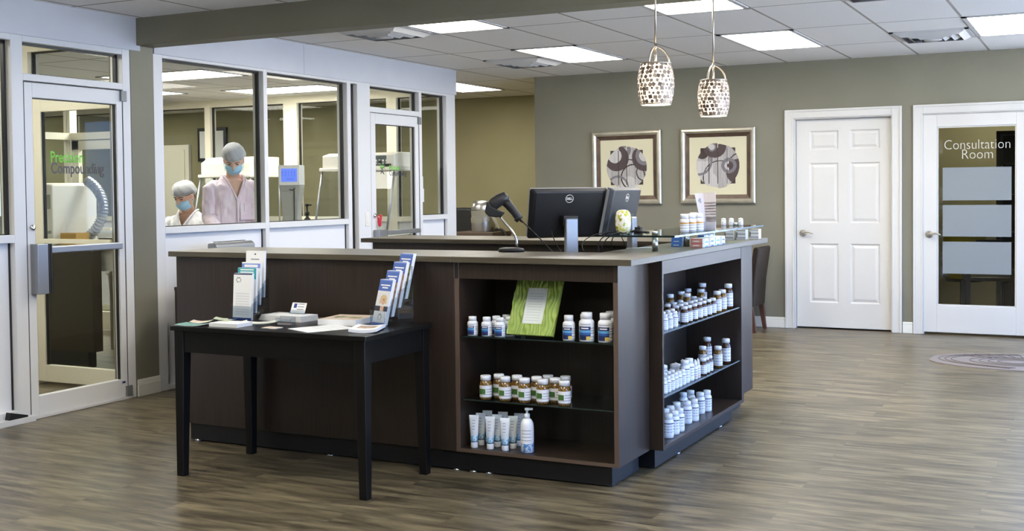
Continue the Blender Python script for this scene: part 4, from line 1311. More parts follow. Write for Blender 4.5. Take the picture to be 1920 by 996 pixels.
for z in (SZ1, SZ2):
    b = MB(); b.box(-2.776, -1.974, 4.915, 5.275, z - .007, z, mt['shelf_glass']); b.box(-2.776, -1.974, 4.9140, 4.9155, z - .0068, z - .0002, mt['dark_reflecting_edge']); b.build('glass_shelf', t)
b = MB(); b.box(-2.803, -2.009, 4.958, 5.30, .008, .110, PL); b.build('plinth', t)
for x in (-2.745, -2.66): foot(t, x, 4.972)

# open side display cabinet
t = thing('display_cabinet', 'open dark display cabinet in the counter side with three rows of bottles', 'cabinet', (0, 0, 0))
SX0, SX1, SY0, SY1 = -2.238, -1.885, 5.312, 6.735
b = MB()
b.box(SX0, SX1, SY0, SY0 + .018, .110, ZT0 - .002, W_); b.box(SX0, SX1, SY1 - .045, SY1, .110, ZT0 - .002, W_)
b.box(SX0, SX1, SY0 + .018, SY1 - .045, .110, .130, W_); b.box(SX0, SX1 - .002, SY0 + .018, SY1 - .045, .965, ZT0 - .002, W_)
b.build('carcass', t, bevel=.0012, bseg=1)
b = MB(); b.box(SX0, SX0 + .015, SY0 + .018, SY1 - .045, .130, .965, WI); b.build('back_panel', t)
TZ1, TZ2, TZ3 = .680, .366, .130
for z in (TZ1, TZ2):
    b = MB(); b.box(SX0 + .016, SX1 - .012, SY0 + .020, SY1 - .047, z - .008, z, mt['shelf_glass']); b.box(SX1 - .0125, SX1 - .0110, SY0 + .020, SY1 - .047, z - .0078, z - .0002, mt['glass_edge']); b.build('glass_shelf', t)
b = MB(); b.box(SX0, -1.952, 5.375, 6.70, .008, .110, PL); b.build('plinth', t)
for y in (5.75, 6.5): foot(t, -1.97, y)

# rear cabinet run
t = thing('counter_cabinet', 'dark brown rear counter cabinet with drawers behind the monitors', 'cabinet', (0, 0, 0))
b = MB(); b.box(-4.46, -2.275, 6.68, 7.21, .110, ZT0 - .002, W_); b.box(-2.275, -1.962, 6.74, 7.21, .110, ZT0 - .002, W_); b.build('cabinet_body', t)
b = MB(); b.box(-4.43, -2.03, 6.75, 7.17, .0, .110, PL); b.build('plinth', t)
xx = [-4.44, -3.84, -3.24, -2.64, -2.28]
for i in range(4):
    b = MB(); b.box(xx[i] + .004, xx[i + 1] - .004, 6.662, 6.680, .80, .985, W_); dr = b.build('drawer', t, bevel=.002)
    b = MB(); b.tube([((xx[i] + xx[i + 1]) / 2 - .06, 6.66, .90), ((xx[i] + xx[i + 1]) / 2 - .055, 6.635, .90), ((xx[i] + xx[i + 1]) / 2 + .055, 6.635, .90), ((xx[i] + xx[i + 1]) / 2 + .06, 6.66, .90)], .005, mt['nickel'], 6); b.build('drawer_pull', dr)
    b = MB(); b.box(xx[i] + .004, xx[i + 1] - .004, 6.662, 6.680, .125, .790, W_); dr = b.build('cabinet_door', t, bevel=.002)
    b = MB(); b.tube([(xx[i + 1] - .05, 6.66, .70), (xx[i + 1] - .05, 6.635, .695), (xx[i + 1] - .05, 6.635, .585), (xx[i + 1] - .05, 6.66, .58)], .005, mt['nickel'], 6); b.build('door_pull', dr)

# worktops
b = MB(); b.box(-4.607, -2.8065, 4.872, 5.405, ZT0, ZT1, mt['worktop'])
tag(b.build('worktop', bevel=.0015, bseg=1), 'brown laminate worktop over the plain counter cabinet', 'worktop')
b = MB(); b.prism([(-2.8035, 4.872), (-1.874, 4.872), (-1.874, 7.26), (-2.245, 7.26), (-2.245, 5.405), (-2.8035, 5.405)], 2, ZT0, ZT1, mt['worktop'])
tag(b.build('worktop', bevel=.0015, bseg=1), 'brown L-shaped laminate worktop under the glass riser and scanner', 'worktop')
b = MB(); b.box(-4.525, -2.247, 6.63, 7.19, ZT0, ZT1, mt['worktop'])
tag(b.build('worktop', bevel=.0015, bseg=1), 'brown laminate worktop of the rear counter run', 'worktop')
# lower desk inside
t = thing('desk', 'dark L-shaped work desk inside the counter carrying two monitors', 'desk', (0, 0, 0))
b = MB(); b.prism([(-4.40, 5.41), (-2.30, 5.41), (-2.30, 6.625), (-3.05, 6.625), (-3.05, 6.20), (-4.40, 6.20)], 2, .722, .75, mt['worktop']); b.build('desktop', t)
b = MB(); b.box(-4.38, -4.34, 5.43, 6.18, 0, .722, W_); b.build('end_panel', t)
b = MB(); b.box(-3.03, -2.99, 6.22, 6.60, 0, .722, W_); b.build('end_panel', t)
# low dark cabinet by the glass wall with a silver machine on it
t = thing('low_cabinet', 'low dark cabinet standing between the counter and the lab glass', 'cabinet', (-5.40, 6.76, 0))
b = MB(); b.box(-.278, .278, -.698, .68, .05, .715, W_); b.build('cabinet_body', t)
b = MB(); b.box(-.28, .28, -.70, .70, .715, .74, mt['wood']); b.build('worktop', t)
b = MB(); b.box(-.27, .27, -.69, .66, 0, .05, PL); b.build('plinth', t)
t = thing('printer', 'silver office printer just showing above the counter worktop', 'printer', (-5.60, 6.62, .742))
b = MB(); b.prism([(-.09, 0), (.0, 0), (.0, .268), (-.03, .290), (-.09, .282)], 1, -.21, .21, mt['alu']); b.build('printer_body', t, bevel=.01)
b = MB(); b.box(-.002, .003, -.18, .18, .10, .24, mt['grey_plastic']); b.build('control_panel', t)
b = MB(); b.box(-.08, -.05, -.16, .16, .284, .292, mt['black_plastic']); b.build('paper_slot', t)

# ------------------------------------------------------------------ black table
t = thing('side_table', 'black lacquered console table with tapered legs in front of the counter', 'table', (-3.475, 4.572, 0))
b = MB(); b.box(-.570, .570, -.292, .292, .715, .738, mt['black_wood']); b.build('tabletop', t, bevel=.003)
b = MB()
for q in ((-.50, .50, -.272, -.250), (-.50, .50, .250, .272), (-.550, -.528, -.24, .24), (.528, .550, -.24, .24)):
    b.box(q[0], q[1], q[2], q[3], .610, .715, mt['black_wood'])
b.build('apron', t)
for sx in (-1, 1):
    for sy in (-1, 1):
        b = MB(); rr = []
        for z, wd in ((0, .040), (.60, .055), (.715, .055)):
            ox, oy = sx * .556, sy * .278
            x0, x1 = sorted((ox, ox - sx * wd)); y0, y1 = sorted((oy, oy - sy * wd))
            rr.append([Vector((x0, y0, z)), Vector((x1, y0, z)), Vector((x1, y1, z)), Vector((x0, y1, z))])
        b.rings(rr, mt['black_wood'], smooth=False); b.build('leg', t, bevel=.002)

# ------------------------------------------------------------------ leaflets and papers on the table
TT = .7385
def sheet(name, label, cx, cy, wd, dp_, rz, fn, th=.0012, z=TT, cat='leaflet', group=None, nu=12, nv=16, curl=0.0):
    b = MB()
    n = 10
    def zz(s): return curl * (2 * s - 1) ** 2
    for i in range(n):
        s0, s1 = i / n, (i + 1) / n
        x0, x1 = (s0 - .5) * wd, (s1 - .5) * wd
        for y0, y1 in ((-dp_ / 2, dp_ / 2),):
            b.face([(x0, y0, zz(s0)), (x1, y0, zz(s1)), (x1, y1, zz(s1)), (x0, y1, zz(s0))], mt['paper'])
            b.face([(x0, y0, zz(s0) + th), (x0, y0, zz(s0)), (x1, y0, zz(s1)), (x1, y0, zz(s1) + th)], mt['paper'])
            b.face([(x0, y1, zz(s0) + th), (x0, y1, zz(s0)), (x1, y1, zz(s1)), (x1, y1, zz(s1) + th)], mt['paper'])
    for xx_, s in ((-wd / 2, 0), (wd / 2, 1)):
        b.face([(xx_, -dp_ / 2, zz(s)), (xx_, dp_ / 2, zz(s)), (xx_, dp_ / 2, zz(s) + th), (xx_, -dp_ / 2, zz(s) + th)], mt['paper'])
    for i in range(nu):
        for j in range(nv):
            s0, s1 = i / nu, (i + 1) / nu
            y0, y1 = (j / nv - .5) * dp_, ((j + 1) / nv - .5) * dp_
            b.face([((s0 - .5) * wd, y0, zz(s0) + th), ((s1 - .5) * wd, y0, zz(s1) + th), ((s1 - .5) * wd, y1, zz(s1) + th), ((s0 - .5) * wd, y1, zz(s0) + th)], fn((i + .5) / nu, (j + .5) / nv))
    o = b.build(name, loc=(cx, cy, z)); o.rotation_euler = (0, 0, rz)
    return tag(o, label, cat, group)
teal = M('teal_print', lin(118, 158, 150), .6); purple = M('purple_print', lin(84, 66, 116), .6); peach = M('peach_print', lin(222, 204, 186), .6)
pgreen = M('pale_green_print', lin(206, 214, 186), .6); pk = M('magenta_print', lin(200, 40, 120), .6); aqua = M('aqua_print', lin(60, 160, 168), .6); peri = M('periwinkle_print', lin(118, 142, 206), .6)
photo_tan = noisy(M('photo_tan', (0.5, 0.4, 0.3), .5), lin(150, 120, 98), lin(214, 190, 168), (1, 1, 1), 60)
photo_green = noisy(M('photo_green', (0.3, 0.4, 0.2), .5), lin(86, 96, 60), lin(190, 186, 140), (1, 1, 1), 60)
photo_skin = noisy(M('photo_skin', (0.6, 0.4, 0.3), .5), lin(170, 120, 96), lin(226, 190, 168), (1, 1, 1), 50)
blonde = M('photo_blonde', lin(206, 182, 140), .5); pale = M('photo_pale', lin(218, 219, 222), .5)
P, I_ = mt['paper'], mt['ink']
sheet('leaflet', 'teal leaflet lying on the near corner of the black table', -3.955, 4.345, .15, .10, .1, lambda s, v: teal, nu=3, nv=3, curl=.006)
sheet('leaflet', 'peach leaflet fanned behind the teal leaflet', -4.00, 4.455, .10, .09, .5, lambda s, v: peach if s < .6 else pgreen, nu=6, nv=4, curl=.008)
sheet('leaflet', 'purple striped leaflet fanned on the black table', -3.945, 4.585, .13, .085, .55, lambda s, v: purple if s > .45 and v > .3 else pgreen, nu=8, nv=6, curl=.010, z=TT + .003)
sheet('leaflet', 'cream folded leaflet below the first brochure holder', -3.795, 4.445, .14, .09, .7, lambda s, v: pgreen if int(v * 6) % 2 else P, nu=6, nv=8, curl=.010, z=TT + .004)
sheet('leaflet', 'pale green leaflet in front of the tall brochure holder', -3.695, 4.535, .17, .09, .6, lambda s, v: pgreen if v < .5 else P, nu=6, nv=6, curl=.010)
sheet('booklet_stack', 'short stack of white booklets at the table front edge', -3.755, 4.385, .17, .115, .02, lambda s, v: pgreen if (s < .35 and v > .5) else P, th=.018, cat='booklets', nu=6, nv=6)
sheet('appointment_card', 'cream card lying alone near the table front edge', -3.512, 4.395, .088, .055, -.1, lambda s, v: peach if v < .9 else P, th=.002, cat='card', nu=4, nv=6)
sheet('paper_sheet', 'large white sheet lying flat on the black table', -3.272, 4.462, .205, .255, -.45, lambda s, v: pale if (int(v * 22) % 3 == 0 and .12 < s < .85) else P, cat='paper', nu=14, nv=22)
sheet('booklet_stack', 'booklet stack at the near corner below the second holder', -3.025, 4.475, .13, .19, .35, lambda s, v: photo_tan if (.2 < s < .8 and .3 < v < .8) else P, th=.014, cat='booklets', curl=.006)
sheet('magazine_stack', 'thick stack of cream magazines on the black table', -3.295, 4.705, .205, .225, .12, lambda s, v: photo_green if ((s - .3) ** 2 + (v - .5) ** 2 < .03 or (.55 < s < .9 and .3 < v < .55)) else peach, th=.028, cat='magazines')
# paper tray with a standing card
b = MB()
for k in range(4):
    wd, dp_ = .285 - .004 * k, .13
    b.box(-wd / 2 + .004 * k, wd / 2, -dp_ / 2, dp_ / 2, .0075 * k, .0075 * k + .006, mt['paper'])
o = b.build('paper_stack', loc=(-3.655, 4.705, TT)); o.rotation_euler = (0, 0, -.08); tag(o, 'white stack of forms beneath the small standing card', 'papers')
t = thing('business_card_display', 'small white card with a blue square logo standing on the forms', 'card', (-3.62, 4.735, TT + .0315), -.05)
b = MB(); b.grid((-.047, -.004, 0), (.094, 0, 0), (.0, .022, .052), 20, 12, lambda s, v: mt['blue_ink'] if (.15 < s < .36 and .5 < v < .88) else (I_ if (.42 < s < .85 and int(v * 12) % 3 == 1 and v > .2) else P))
b.box(-.047, .047, .020, .028, -.001, .004, mt['acrylic']); b.build('card', t)
b = MB(); b.box(-.05, .05, -.008, -.004, -.001, .018, mt['acrylic']); b.box(-.05, .05, -.008, .03, -.001, .002, mt['acrylic']); b.build('card_holder', t)
b = MB(); b.box(-.046, .046, -.020, -.017, 0, .03, mt['acrylic']); b.box(-.046, .046, .017, .020, 0, .042, mt['acrylic']); b.box(-.046, .046, -.020, .020, 0, .003, mt['acrylic']); b.box(-.046, -.043, -.02, .02, 0, .034, mt['acrylic']); b.box(.043, .046, -.02, .02, 0, .034, mt['acrylic']); b.box(-.04, .04, -.015, -.005, .003, .010, mt['label_pink'])
o = b.build('card_box', loc=(-3.525, 4.515, TT)); tag(o, 'clear acrylic card box nearly empty on the black table', 'card box')


def brochure_holder(label, x, y, rz, lean, step, rise, wd, first_h, fronts, group_labels):
    """clear tiered holder; the brochures in it are things of their own"""
    t = thing('brochure_holder', label, 'brochure holder', (x, y, TT), rz)
    hw = wd / 2 + .006
    n = len(fronts)
    b = MB(); A = mt['acrylic']
    depth = step * n + .02
    for k in range(n):
        y0 = step * k; z0 = rise * k
        b.box(-hw, hw, y0 - .012, y0 - .0095, z0 + .002, z0 + .075, A)
        b.box(-hw, hw, y0 - .012, y0 + step - .012, z0 + .0, z0 + .0025, A)
    b.build('pockets', t)
    b = MB()
    for s in (-1, 1):
        for k in range(n):
            y0 = step * k; z0 = rise * k
            b.prism([(y0 - .012, z0), (y0 + step - .012, z0), (y0 + step - .012 + .01, z0 + .10), (y0 - .010, z0 + .085)], 0, s * hw - .0012, s * hw + .0012, A)
        b.box(s * hw - .003, s * hw + .003, step * n - .010, step * n - .004, 0, rise * (n - 1) + .16, A)
    b.box(-hw, hw, step * n - .010, step * n - .007, .0, rise * (n - 1) + .16, A)
    b.build('side_walls', t)
    M0 = Matrix.Translation((x, y, TT)) @ Matrix.Rotation(rz, 4, 'Z')
    for k, (h, fn) in enumerate(fronts):
        b = MB()
        th = step * .45
        sl = math.tan(lean)
        o0 = Vector((-wd / 2, -.008, .003)); u = Vector((wd, 0, 0)); v = Vector((0, h * sl, h))
        b.grid(o0, u, v, 22, 36, fn)
        c = [o0, o0 + u, o0 + u + v, o0 + v]; d = [p + Vector((0, th, 0)) for p in c]
        for e in range(4): b.face([c[e], c[(e + 1) % 4], d[(e + 1) % 4], d[e]], mt['paper'])
        b.face(d, mt['paper'])
        o = b.build('brochure'); o.matrix_world = M0 @ Matrix.Translation((0, step * k, rise * k))
        tag(o, group_labels[k], 'brochure')
    return t


def logo_sheet(s, v):
    if v < .05: return mt['blue_ink']
    if v > .965: return mt['label_navy']
    d = math.hypot((s - .28) * .9, (v - .86) * 1.9)
    if .08 < d < .115: return I_
    if .45 < s < .8 and .82 < v < .845: return I_
    if .12 < s < .85 and v < .62 and int(v * 36) % 2 == 0 and v > .1: return pale
    return P
def teal_top(s, v): return (P if (.15 < s < .85 and int(v * 36) % 2 == 0 and .88 < v < .96) else aqua) if v > .74 else P
def mag_top(s, v):
    if v > .965: return P
    if v > .86: return P if (.15 < s < .85 and .9 < v < .94) else peri
    if v > .7 and s < .45 - (.86 - v) * .9: return pk
    return P
def emblem_top(s, v):
    d = math.hypot((s - .5) * .9, (v - .93) * 2.6)
    if d < .06: return mt['label_navy']
    if .25 < s < .75 and .80 < v < .82: return I_
    return P
brochure_holder('tall clear brochure holder with white and teal leaflets on the black table', -3.848, 4.585, .03, math.radians(4), .034, .036, .115, .235,
                [(.235, logo_sheet), (.225, teal_top), (.215, mag_top), (.235, emblem_top)],
                ['white brochure with a grey heart logo, lowest in the first holder', 'brochure with an aqua heading in the tall holder', 'brochure with blue and magenta heading in the tall holder', 'white brochure with a navy emblem, topmost in the tall holder'])
def blue_face(kind):
    def fn(s, v):
        if v > .74:
            if (.86 < v < .90 and .12 < s < .88) or (.80 < v < .83 and .25 < s < .75): return P
            return peri if v > .97 else mt['label_blue2']
        if kind == 0:
            if v < .06: return mt['label_blue2']
            if v < .30:
                d = math.hypot((s - .5) * .8, (v - .18) * 1.6)
                return I_ if .09 < d < .12 else P
            d = math.hypot((s - .55) * .9, (v - .52) * 1.7)
            if d < .12: return photo_skin
            if d < .26 and v > .48: return blonde
            if v < .42 and abs(s - .55) > .14: return mt['dark_ink']
            if v < .42: return photo_skin
            return pale
        return (photo_tan, photo_tan, photo_skin, photo_green)[kind]
    return fn
mt['label_blue2'] = M('brochure_blue', lin(72, 104, 178), .55)
brochure_holder('clear tiered brochure holder with blue topped brochures at the table end', -3.085, 4.665, -.35, math.radians(15), .042, .040, .100, .2,
                [(.215, blue_face(0)), (.215, blue_face(1)), (.215, blue_face(2)), (.215, blue_face(3))],
                ['blue topped brochure with a blonde person, lowest in the end holder', 'blue topped brochure second in the end holder', 'blue topped brochure with skin tones, third in the end holder', 'blue topped brochure with green photo, highest in the end holder'])

# ------------------------------------------------------------------ bottles
def bottle_kind(kind, label, cat='bottle'):
    t = thing({'pump': 'pump_bottle', 'tube': 'cream_tube', 'drop': 'dropper_bottle', 'jar': 'jar'}.get(kind, 'pill_bottle'), label, cat)

    def band(r, z0, z1, fn, nv=12, nu=40, cover=1.0):
        b = MB()
        for i in range(nu):
            a0 = (i / nu - .5) * 2 * PI * cover; a1 = ((i + 1) / nu - .5) * 2 * PI * cover
            for j in range(nv):
                v0, v1 = z0 + (z1 - z0) * j / nv, z0 + (z1 - z0) * (j + 1) / nv
                mm = fn((a0 + a1) / 2 / PI, (j + .5) / nv)
                p = lambda a, z: (r * math.sin(a), -r * math.cos(a), z)
                b.face([p(a0, v0), p(a1, v0), p(a1, v1), p(a0, v1)], mm, True)
        return b.build('label', t, merge=True)

    def cap(r, z0, z1):
        b = MB(); prof = [(0, z0), (r, z0), (r, z1 - .002), (r - .002, z1), (0, z1)]
        b.lathe(prof, mt['cap_white'], seg=28); return b.build('cap', t)
    LB = mt['label']
    if kind in ('S', 'L', 'M'):
        r, h = {'S': (.0255, .093), 'M': (.0285, .117), 'L': (.034, .134)}[kind]
        b = MB(); b.lathe([(0, 0), (r - .003, 0), (r, .003), (r, h * .66), (r * .96, h * .71), (r * .70, h * .775), (r * .68, h * .80), (0, h * .80)], mt['white_plastic'], seg=28); b.build('bottle_body', t)
        cap(r * .76, h * .785, h)
        def fn(a, v, big=(kind != 'S')):
            if v > .80: return mt['label_text'] if (.84 < v < .93 and -.3 < a < .2) else LB
            if -.42 < a < (.17 if not big else .22):
                if big and v < .22 and a > -.02: return mt['label_yellow']
                if v > .58: return LB if (.64 < v < .70 and -.25 < a < .12) else mt['label_navy']
                if v > .32: return mt['label_blue'] if v < .45 else mt['label_cyan']
                return mt['label_navy'] if v < .28 else mt['label_cyan']
            return mt['label_text'] if (int(v * 12) % 2 == 0 and .22 < a < .5) else LB
        band(r + .0005, h * .06, h * .66, fn, 14)
    elif kind == 'A':
        r, h = .030, .116
        b = MB(); b.lathe([(0, 0), (r - .003, 0), (r, .004), (r, h * .66), (r * .9, h * .74), (r * .66, h * .79), (r * .66, h * .82), (0, h * .82)], mt['amber_gold'], seg=28); b.build('bottle_body', t)
        cap(r * .86, h * .80, h)
        def fn(a, v):
            if -.40 < a < -.02 and .30 < v < .74: return mt['label_green']
            if v > .84: return LB
            if int(v * 14) % 3 == 0 and (a > .06 or v < .3) and abs(a) < .5: return mt['label_text']
            return LB
        band(r + .0005, h * .10, h * .60, fn, 14)
    elif kind in ('a', 'ab', 'ag'):
        r, h = {'a': (.0215, .088), 'ab': (.027, .140), 'ag': (.025, .118)}[kind]
        b = MB(); b.lathe([(0, 0), (r - .003, 0), (r, .004), (r, h * .68), (r * .88, h * .76), (r * .70, h * .80), (r * .70, h * .85), (0, h * .85)], mt['amber'] if kind != 'ag' else mt['amber_gold'], seg=24); b.build('bottle_body', t)
        cap(r * .82, h * .835, h)
        band(r + .0005, h * .08, h * .62, lambda a, v: mt['label_text'] if (int(v * 12) % 3 == 1 and abs(a) < .6 and (int((a + 1) * 20) % 5)) else LB, 12)
    elif kind in ('W', 'w'):
        r, h = {'W': (.0265, .118), 'w': (.0185, .080)}[kind]
        b = MB(); b.lathe([(0, 0), (r - .003, 0), (r, .003), (r, h * .68), (r * .95, h * .73), (r * .74, h * .78), (r * .72, h * .80), (0, h * .80)], mt['white_plastic'], seg=24); b.build('bottle_body', t)
        cap(r * .80, h * .79, h)
        def fn(a, v):
            if v > .90: return mt['label_navy'] if int((a + 1) * 20) % 7 else mt['label_blue']
            if int(v * 14) % 3 == 1 and v > .15: return mt['label_text'] if int((a + 1) * 20) % 4 else LB
            return LB
        band(r + .0005, h * .08, h * .64, fn, 14)
    elif kind == 'drop':
        r, h = .0145, .105
        b = MB(); b.lathe([(0, 0), (r - .002, 0), (r, .003), (r, .062), (r * .7, .070), (0, .070)], mt['white_plastic'], seg=20); b.build('bottle_body', t)
        b = MB(); b.lathe([(0, .068), (r * .78, .068), (r * .70, .085), (r * .30, .100), (r * .2, .105), (0, .105)], mt['cap_white'], seg=20); b.build('cap', t)
        band(r + .0005, .010, .055, lambda a, v: mt['label_pink'] if v < .25 else (mt['label_text'] if int(v * 10) % 3 == 0 else LB), 10, 24)
    elif kind == 'jar':
        r, h = .032, .098
        b = MB(); b.lathe([(0, 0), (r - .004, 0), (r, .004), (r, .060), (r * .9, .068), (r * .78, .070), (0, .070)], mt['white_plastic'], seg=24); b.build('jar_body', t)
        b = MB(); b.lathe([(0, .069), (r * .92, .069), (r * .92, .088), (r * .5, .092), (r * .15, .093), (r * .13, h), (0, h)], mt['cap_white'], seg=24); b.build('lid', t)
        band(r + .0005, .010, .052, lambda a, v: mt['label_text'] if int(v * 10) % 3 == 0 else LB, 10, 24)
    elif kind == 'gold':
        r, h = .0235, .098
        b = MB(); b.lathe([(0, 0), (r - .003, 0), (r, .003), (r, h * .66), (r * .92, h * .72), (r * .78, h * .74), (0, h * .74)], mt['white_plastic'], seg=24); b.build('bottle_body', t)
        cap(r * .90, h * .73, h)
        band(r + .0005, h * .06, h * .64, lambda a, v: mt['label_gold'] if .66 < v < .86 else (mt['label_text'] if int(v * 12) % 3 == 0 else LB), 12)
    elif kind == 'tube':
        b = MB(); rr = []
        for z, wx, wy in ((0.0, .0165, .0165), (.002, .0175, .0175), (.024, .0175, .0175), (.026, .0170, .0170)):
            rr.append([Vector((wx * math.cos(2 * PI * i / 24), wy * math.sin(2 * PI * i / 24), z)) for i in range(24)])
        b.rings(rr, mt['cap_white']); b.build('cap', t)
        b = MB(); rr = []; ms = []
        tb = noisy(M('tube_blue_flowers', (0.5, 0.7, 0.85), .4), lin(96, 172, 214), lin(226, 236, 242), (1, 1, 1), 90, 3, .42, .58)
        tw = noisy(M('tube_white', (0.85, 0.88, 0.9), .35), lin(214, 220, 226), lin(232, 236, 240), (1, 1, 1), 20)
        lev = [(.027, .0175, .0175), (.040, .0185, .0180), (.060, .0195, .0165), (.085, .0212, .0125), (.110, .0225, .0085), (.140, .0240, .0035), (.143, .0243, .0012), (.158, .0243, .0010)]
        for k, (z, wx, wy) in enumerate(lev):
            rr.append([Vector((wx * math.cos(2 * PI * i / 24), wy * math.sin(2 * PI * i / 24), z)) for i in range(24)])
        ms = [tb, tb, tw, tw, tw, tw, tw]
        b.rings(rr, tw, mats=ms); b.build('tube_body', t)
        b = MB(); b.grid((-.012, -.0142, .085), (.024, 0, 0), (0, .0065, .05), 8, 14, lambda s, v: mt['label_text'] if (int(v * 14) % 4 == 1 and .1 < s < .8) else None)
        b.build('lettering', t)
    elif kind == 'pump':
        tb = noisy(M('lotion_blue_flowers', (0.4, 0.6, 0.85), .35), lin(76, 140, 206), lin(226, 234, 242), (1, 1, 1), 70, 3, .44, .6)
        r = .0315
        b = MB(); b.lathe([(0, 0), (r - .004, 0), (r, .004), (r, .045), (r, .125), (r * .93, .142), (r * .70, .156), (r * .42, .163), (0, .163)], mt['white_plastic'], seg=32, mats=[mt['white_plastic'], mt['white_plastic'], tb] + [mt['white_plastic']] * 6); b.build('bottle_body', t)
        b = MB(); b.lathe([(0, .162), (r * .44, .162), (r * .44, .184), (r * .18, .186), (r * .18, .200), (r * .34, .201), (r * .34, .212), (0, .213)], mt['cap_white'], seg=20); b.box(-.006, .028, -.005, .005, .203, .212, mt['cap_white']); b.build('pump', t)
        band(r + .0005, .055, .118, lambda a, v: mt['label_text'] if (int(v * 16) % 4 == 1 and -.25 < a < .25) else mt['white_plastic'], 16)
    return t


PROTO = {}
def put(kind, x, y, z, rz, label, group, cat='bottle'):
    if kind not in PROTO:
        t = bottle_kind(kind, label, cat); PROTO[kind] = t
        t.location = (x, y, z); t.rotation_euler = (0, 0, rz); t['group'] = group
        return t
    t = dup(PROTO[kind], (x, y, z), rz, label, group); t['category'] = cat
    return t

FR = -.45      # labels turned toward the viewer
jit = lambda a: random.uniform(-a, a)
G = 'white blue-label bottles on the front top shelf'
for k, (x, y) in enumerate(((-2.728, 4.945), (-2.650, 4.945), (-2.578, 4.945))):
    put('S', x, y, SZ1, .32 + jit(.1), '%s small blue-label bottle from the post, left of the lime frame'.replace('left of', 'in front row beside') % ORD[k], G)
for k, (x, y) in enumerate(((-2.628, 5.003), (-2.610, 5.075), (-2.555, 5.003), (-2.535, 5.072))):
    put('S', x, y, SZ1, .32 + jit(.1), '%s half hidden blue-label bottle behind the small front row beside the lime frame' % ORD[k], G)
G = 'large white supplement bottles on the front top shelf'
put('M', -2.220, 4.955, SZ1, .30, 'medium white supplement bottle just beside the lime frame', G)
put('L', -2.128, 4.955, SZ1, .30, 'large white supplement bottle in the middle beside the lime frame', G)
put('L', -2.036, 4.957, SZ1, .30, 'large white supplement bottle nearest the cabinet side panel', G)
put('M', -2.170, 5.03, SZ1, .30, 'white supplement bottle partly hidden behind two larger ones', G)
put('L', -2.040, 5.04, SZ1, .30, 'white supplement bottle hidden behind the one at the side panel', G)
G = 'amber capsule bottles with green labels'
for k, (x, y) in enumerate(((-2.662, 4.950), (-2.556, 4.950), (-2.452, 4.950), (-2.356, 4.950), (-2.243, 4.950))):
    put('A', x, y, SZ2, .42 + jit(.12), '%s green-label amber bottle from the post in the front row' % ORD[k], G)
for k, (x, y) in enumerate(((-2.622, 5.012), (-2.522, 5.010), (-2.418, 5.012), (-2.318, 5.010))):
    put('A', x, y, SZ2, .42 + jit(.12), '%s green-label amber bottle from the post in the second row' % ORD[k], G)
for k, (x, y) in enumerate(((-2.388, 5.078), (-2.295, 5.078))):
    put('A', x, y, SZ2, .42 + jit(.12), '%s green-label amber bottle from the post in the rear row' % ORD[k], G)
G = 'white cream tubes on the bottom shelf'
for k, (x, y) in enumerate(((-2.726, 4.945), (-2.638, 4.945), (-2.556, 4.942))):
    put('tube', x, y, .1275, .30, '%s white cream tube from the post in the front row' % ORD[k], G, 'tube')
for k, (x, y) in enumerate(((-2.722, 5.005), (-2.630, 5.003), (-2.542, 5.000))):
    put('tube', x, y, .1275, .30, '%s white cream tube from the post in the second row' % ORD[k], G, 'tube')
for k, (x, y) in enumerate(((-2.722, 5.075), (-2.635, 5.075), (-2.545, 5.073))):
    put('tube', x, y, .1275, .30, '%s white cream tube from the post in the rear row' % ORD[k], G, 'tube')
put('pump', -2.443, 4.955, .1275, .30, 'white lotion pump bottle with blue flowers beside the cream tubes', 'lotion bottles')

# side cabinet: shelves of bottles (front row along the open edge)
SR = .50
G = 'amber bottles on the side cabinet top shelf'
XF = -1.930
for k, y in enumerate((5.775, 5.845, 5.935, 6.020, 6.098, 6.185, 6.268)):
    put('a', XF, y, TZ1, SR + jit(.2), '%s amber bottle from the white ones along the top glass shelf edge' % ORD[k], G)
put('ag', XF - .004, 6.368, TZ1, SR, 'taller amber bottle two places before the tallest on the top glass shelf edge', G)
put('ag', XF - .006, 6.475, TZ1, SR, 'taller amber bottle next to the tallest on the top glass shelf edge', G)
put('ab', XF - .012, 6.615, TZ1, SR, 'tallest amber bottle at the far end of the top glass shelf edge', G)
put('ab', -2.10, 6.62, TZ1, SR, 'tall dark bottle standing deep on the side cabinet top shelf', G)
for k, (x, y) in enumerate(((-1.985, 5.80), (-1.990, 5.885), (-1.992, 5.97), (-1.99, 6.055), (-1.992, 6.135), (-1.992, 6.22), (-1.998, 6.32))):
    put('a', x, y, TZ1, SR + jit(.2), '%s amber bottle from the white ones in the top shelf second row' % ORD[k], G)
for k, (x, y, kd) in enumerate(((-2.048, 5.85, 'a'), (-2.05, 5.96, 'a'), (-2.052, 6.07, 'a'), (-2.05, 6.18, 'ag'), (-2.06, 6.33, 'a'), (-2.062, 6.47, 'ag'))):
    put(kd, x, y, TZ1, SR + jit(.2), '%s amber bottle from the near end in the top shelf third row' % ORD[k], G)
for k, (x, y) in enumerate(((-2.12, 5.92), (-2.12, 6.10), (-2.12, 6.29), (-2.14, 6.47))):
    put('ag', x, y, TZ1, SR + jit(.2), '%s shaded amber bottle in the top shelf rear row' % ORD[k], G)
G = 'white bottles on the side cabinet top shelf'
for k, y in enumerate((5.378, 5.450, 5.522, 5.600)):
    put('w', XF + .006, y, TZ1, SR, '%s white bottle from the near corner on the top glass shelf edge' % ORD[k], G)
for k, y in enumerate((5.415, 5.487, 5.56, 5.635, 5.705)):
    put('w', -1.972, y, TZ1, SR, '%s white bottle from the near corner in the top shelf second row' % ORD[k], G)
G = 'white bottles on the side cabinet middle shelf'
